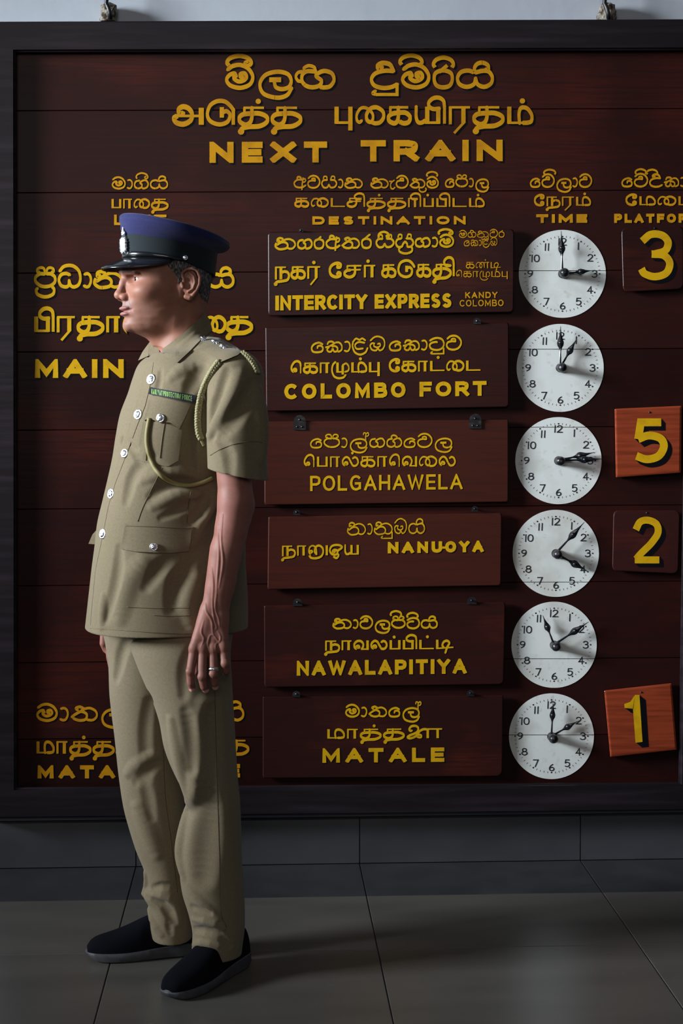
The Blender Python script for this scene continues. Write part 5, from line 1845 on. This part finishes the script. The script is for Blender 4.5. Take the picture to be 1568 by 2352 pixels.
for a_, b_ in (((354, 772, 26), (362, 808, 10)), ((368, 780, 40), (374, 812, 30)), ((386, 776, 52), (392, 808, 44))):
    rings.append([J(*a_), J(*b_), J(b_[0], b_[1], b_[2] + 5), J(a_[0], a_[1], a_[2] + 5)])
mb.loft(rings)
mb.build('collar_stand', M['khaki'], shirt_o, False)

# shoulder strap with three silver pips
strap = patch('shoulder_strap', [[(478, 772), (505, 776), (532, 790), (556, 806)], [(466, 780), (500, 792), (528, 806), (546, 815)], [(455, 793), (468, 808), (490, 818), (508, 831)]], BS, 9.5, 7, M['khaki'], shirt_o, 22, 10, 10)


def pip(px_, py_, r, seed, sq=1.0):
    h_ = cast(BS, px_, py_)
    if not h_:
        return
    c = h_[0] - h_[2] * 11.5 * SP
    nrm_ = -h_[2] * .6 + np.array([.1, 0, .8]) * sq
    nrm_ = nrm_ / np.linalg.norm(nrm_)
    a1 = np.cross(nrm_, [0, 1, 0])
    a1 /= np.linalg.norm(a1)
    a2 = np.cross(nrm_, a1)
    out = []
    for k in range(16):
        a = k * PI / 8 + seed
        q = r * (1.0 if k % 2 == 0 else .62)
        out.append((math.cos(a) * q, math.sin(a) * q))
    mb = MB()
    mb.loft([[c + (a1 * x * w_ + a2 * y * w_ + nrm_ * o_) * SP for x, y in out] for w_, o_ in ((1, 0), (1, 1.5), (.75, 3.5), (.5, 3.0), (.4, 5.0), (.1, 5.5))])
    mb.build('star', M['silver'], strap, False)


pip(468, 780, 10, .2, .5)
pip(494, 786, 9.5, .5)
pip(513, 797, 9.5, .1)

# buttons
for px_, py_, r in ((347, 871, 12), (317, 952, 11.5), (286, 1041, 10.5), (255, 1134, 11.5), (236, 1226, 11.5), (368, 960, 9.5), (353, 1256, 9.0)):
    h_ = cast(BS, px_, py_)
    if h_:
        hs = [cast(BS, px_ + dx, py_ + dy) for dx, dy in ((-10, 0), (10, 0), (0, -10), (0, 10))]
        nn = np.mean([q[1] for q in hs if q] + [h_[1]], axis=0)
        nn = nn / np.linalg.norm(nn)
        if nn @ h_[2] > 0:
            nn = -nn
        nn = nn * .75 - h_[2] * .25
        disc_button('button', h_[0] - h_[2] * (8 if py_ in (960, 1256) else 3.5) * SP, nn, r * SP, M['silver'], shirt_o, px_)
disc_button('button', J(281, 961, 24), (-.8, -.55, .1), 8.5 * SP, M['silver'], shirt_o, 3)

# name tag with embroidered letters
tagp = patch('name_tag', [[(345, 889), (400, 899), (451, 908)], [(341, 905), (396, 916), (446, 926)]], BS, 9, 5, M['tag'], shirt_o, 16, 3, 12, False)
tb = bvh_of(tagp)
pol = []
for g_, x0, x1 in (('RAILWAY', 347.5, 373), ('PROTECTION', 375, 415), ('FORCE', 418, 441)):
    y0 = 892.2 + (x0 - 345) * .182
    pol += word_polys(g_, x0, x1, y0, y0 + 11.5, 1.25, .182, 1.1)
mb = MB()
for i, p in enumerate(pol):
    qs = []
    for q in p:
        h_ = cast(tb, q[0], q[1])
        if h_:
            qs.append(h_[0] - h_[2] * (.0006 + i % 50 * 4e-6))
    if len(qs) == len(p):
        mb.add(qs, [tuple(range(len(p)))])
mb.build('lettering', M['green'], tagp)['label'] = 'light green words RAILWAY PROTECTION FORCE'

# lanyard: braided part over the shoulder, smooth cord into the chest pocket
def braid(name, pts, r, n):
    Pp = resample(np.array(catmull(pts, 8)), n)
    got = line_on('x', pts, BSK, .5, r + 1, M['braid'], None, n, 3)
    o, P3 = got
    bpy.data.objects.remove(o)
    P3 = np.array(P3)
    mb = MB()
    T_ = np.gradient(P3, axis=0)
    T_ /= np.linalg.norm(T_, axis=1)[:, None]
    up = np.array([.3, -.9, .2])
    ln = np.r_[0, np.cumsum(np.linalg.norm(np.diff(P3, axis=0), axis=1))]
    for s_ in range(3):
        q = []
        for p, t, l in zip(P3, T_, ln):
            a = np.cross(t, up)
            a /= np.linalg.norm(a)
            b = np.cross(a, t)
            w_ = l / (11 * SP) * 2 * PI / 1.6 + s_ * 2 * PI / 3
            q.append(p + (a * math.sin(w_) * .55 + b * math.sin(2 * w_) * .3) * r * SP)
        mb.tube(q, r * .62 * SP, 6)
    return mb.build(name, M['braid'], shirt_o, True)


braid('lanyard_braid', ((504, 829), (488, 850), (471, 882), (459, 918), (454, 960), (456, 992), (462, 1008)), 7.0, 150)
braid('lanyard_braid', ((556, 809), (572, 822), (584, 838), (591, 856)), 6.0, 60)
line_on('lanyard_cord', ((343, 960), (337, 1000), (340, 1035), (357, 1078), (390, 1105), (428, 1115), (462, 1109), (488, 1098)), BSK, 5.0, 6, M['cord'], shirt_o, 70, 10)
line_on('lanyard_cord', ((460, 1004), (463, 1014), (468, 1024)), BSK, 3.6, 4, M['braid'], shirt_o, 12, 8)

# trouser seams
for q in (((493, 1590), (497, 1740), (500, 1850), (504, 1980), (506, 2090), (520, 2130)), ((375, 1720), (380, 1830), (392, 1920), (402, 2000), (408, 2050))):
    line_on('seam', q, BT, .55, .2, M['seam_dark'], trousers, 60, 5)

# ring on the hand
BH = bvh_of(skin)
c0 = cast(BH, 490.5, 1537)
c = J(490, 1537, -214)
ax_ = J(490, 1548, -217) - J(489, 1492, -205)
ax_ = ax_ / np.linalg.norm(ax_)
a1 = np.cross(ax_, [0, 1, 0])
a1 /= np.linalg.norm(a1)
a2 = np.cross(ax_, a1)
mb = MB()
rings = []
for k in range(28):
    a = k * PI / 14
    dr = a1 * math.cos(a) + a2 * math.sin(a)
    rings.append([c + dr * 9.6 * SP - ax_ * 4 * SP, c + dr * 11.6 * SP - ax_ * 4 * SP, c + dr * 12.0 * SP, c + dr * 11.6 * SP + ax_ * 4 * SP, c + dr * 9.6 * SP + ax_ * 4 * SP])
rings.append(rings[0])
mb.loft(rings, False, False)
mb.build('finger_ring', M['silver'], man, True)['label'] = 'broad silver ring on the ring finger'


# ------------------------------------------------------------------ shoes
def shoe(toe, heel, opening_h=.085, width=.098, lab=None):
    toe, heel = np.array(toe, float), np.array(heel, float)
    X = heel - toe
    Ls = float(np.linalg.norm(X))
    X /= Ls
    Yv = np.array([-X[1], X[0], 0.0])
    def P(t, y, z):
        return toe + X * (t * Ls) + Yv * y + np.array([0, 0, z])
    # half widths along the sole (toe 0 .. heel 1)
    ts = np.array([0, .02, .06, .14, .26, .40, .55, .70, .84, .93, .98, 1.0])
    hw = np.array([.10, .38, .62, .86, 1.0, .98, .86, .74, .70, .60, .40, .12]) * width / 2
    bend = np.array([0, 0, 0, 0, 0, .002, .004, .003, 0, 0, 0, 0])
    sm = []
    N_ = 28
    bot, top = [], []
    def outline(z, g, n=64):
        out = []
        tt = np.concatenate([1 - np.cos(np.linspace(0, PI, n)) , ]) / 2
        w = _interp_rows(hw, ts, tt)
        # smooth
        for s_ in (1, -1):
            seq = range(n) if s_ == 1 else range(n - 2, 0, -1)
            for i in seq:
                t = tt[i]
                out.append(P(-g / Ls * 0 + (t - .5) * (1 + 2 * g / Ls) + .5, s_ * (w[i] + g * min(1, w[i] / .02)), z(t) if callable(z) else z))
        return out
    mb = MB()
    spring = lambda t: .010 * max(0, (.12 - t) / .12) ** 1.5 + .004 * max(0, (t - .93) / .07)
    upz = lambda t: .026 + .010 * np.clip((t - .35) / .5, 0, 1) 
    mb.loft([outline(spring, -.006), outline(lambda t: spring(t) + .004, -.001), outline(lambda t: spring(t) * .6 + .014, .001), outline(lambda t: upz(t) - .004, 0.0), outline(upz, -.004)], True, False)
    # upper: sections from toe to heel
    ub = MB()
    t0_ = np.array([.012, .05, .10, .17, .26, .36, .46, .55, .64, .74, .84, .92, .97, .992])
    h0_ = np.array([.032, .045, .052, .057, .064, .074, .087, .098, .100, .094, .092, .092, .088, .07])
    tt = np.concatenate([[.012, .02, .03, .04], np.linspace(.055, .95, 30), [.965, .978, .986, .992]])
    ht = _interp_rows(h0_, t0_, tt)
    rings = []
    for t, h_ in zip(tt, ht):
        w = float(_interp_rows(hw, ts, np.array([t]))[0]) * .96
        z0 = float(upz(t)) - .006
        rg = []
        for a in np.linspace(0, PI, 17):
            e = 1.0 if t < .5 else 1.0
            c_, s_ = math.cos(a), math.sin(a)
            yy = w * np.sign(c_) * abs(c_) ** .8
            if t > .5:
                yy *= 1 - .18 * s_
            rg.append(P(t, yy, z0 + (h_ - z0) * s_ ** .75))
        rings.append(rg)
    ub.loft(rings, True, True, closed=False)
    up = ub.build('shoe', M['shoe'], man, True)
    up['label'] = lab
    so = mb.build('sole', M['sole'], up, True)
    mo = so.modifiers.new('edges', 'EDGE_SPLIT')
    mo.split_angle = math.radians(40)
    return up


shoe(onZ(382, 2301), onZ(562, 2210), lab='near black slip-on shoe turned towards the camera')
shoe(onZ(197, 2203), onZ(464, 2186), lab='far black slip-on shoe pointing along the wall')
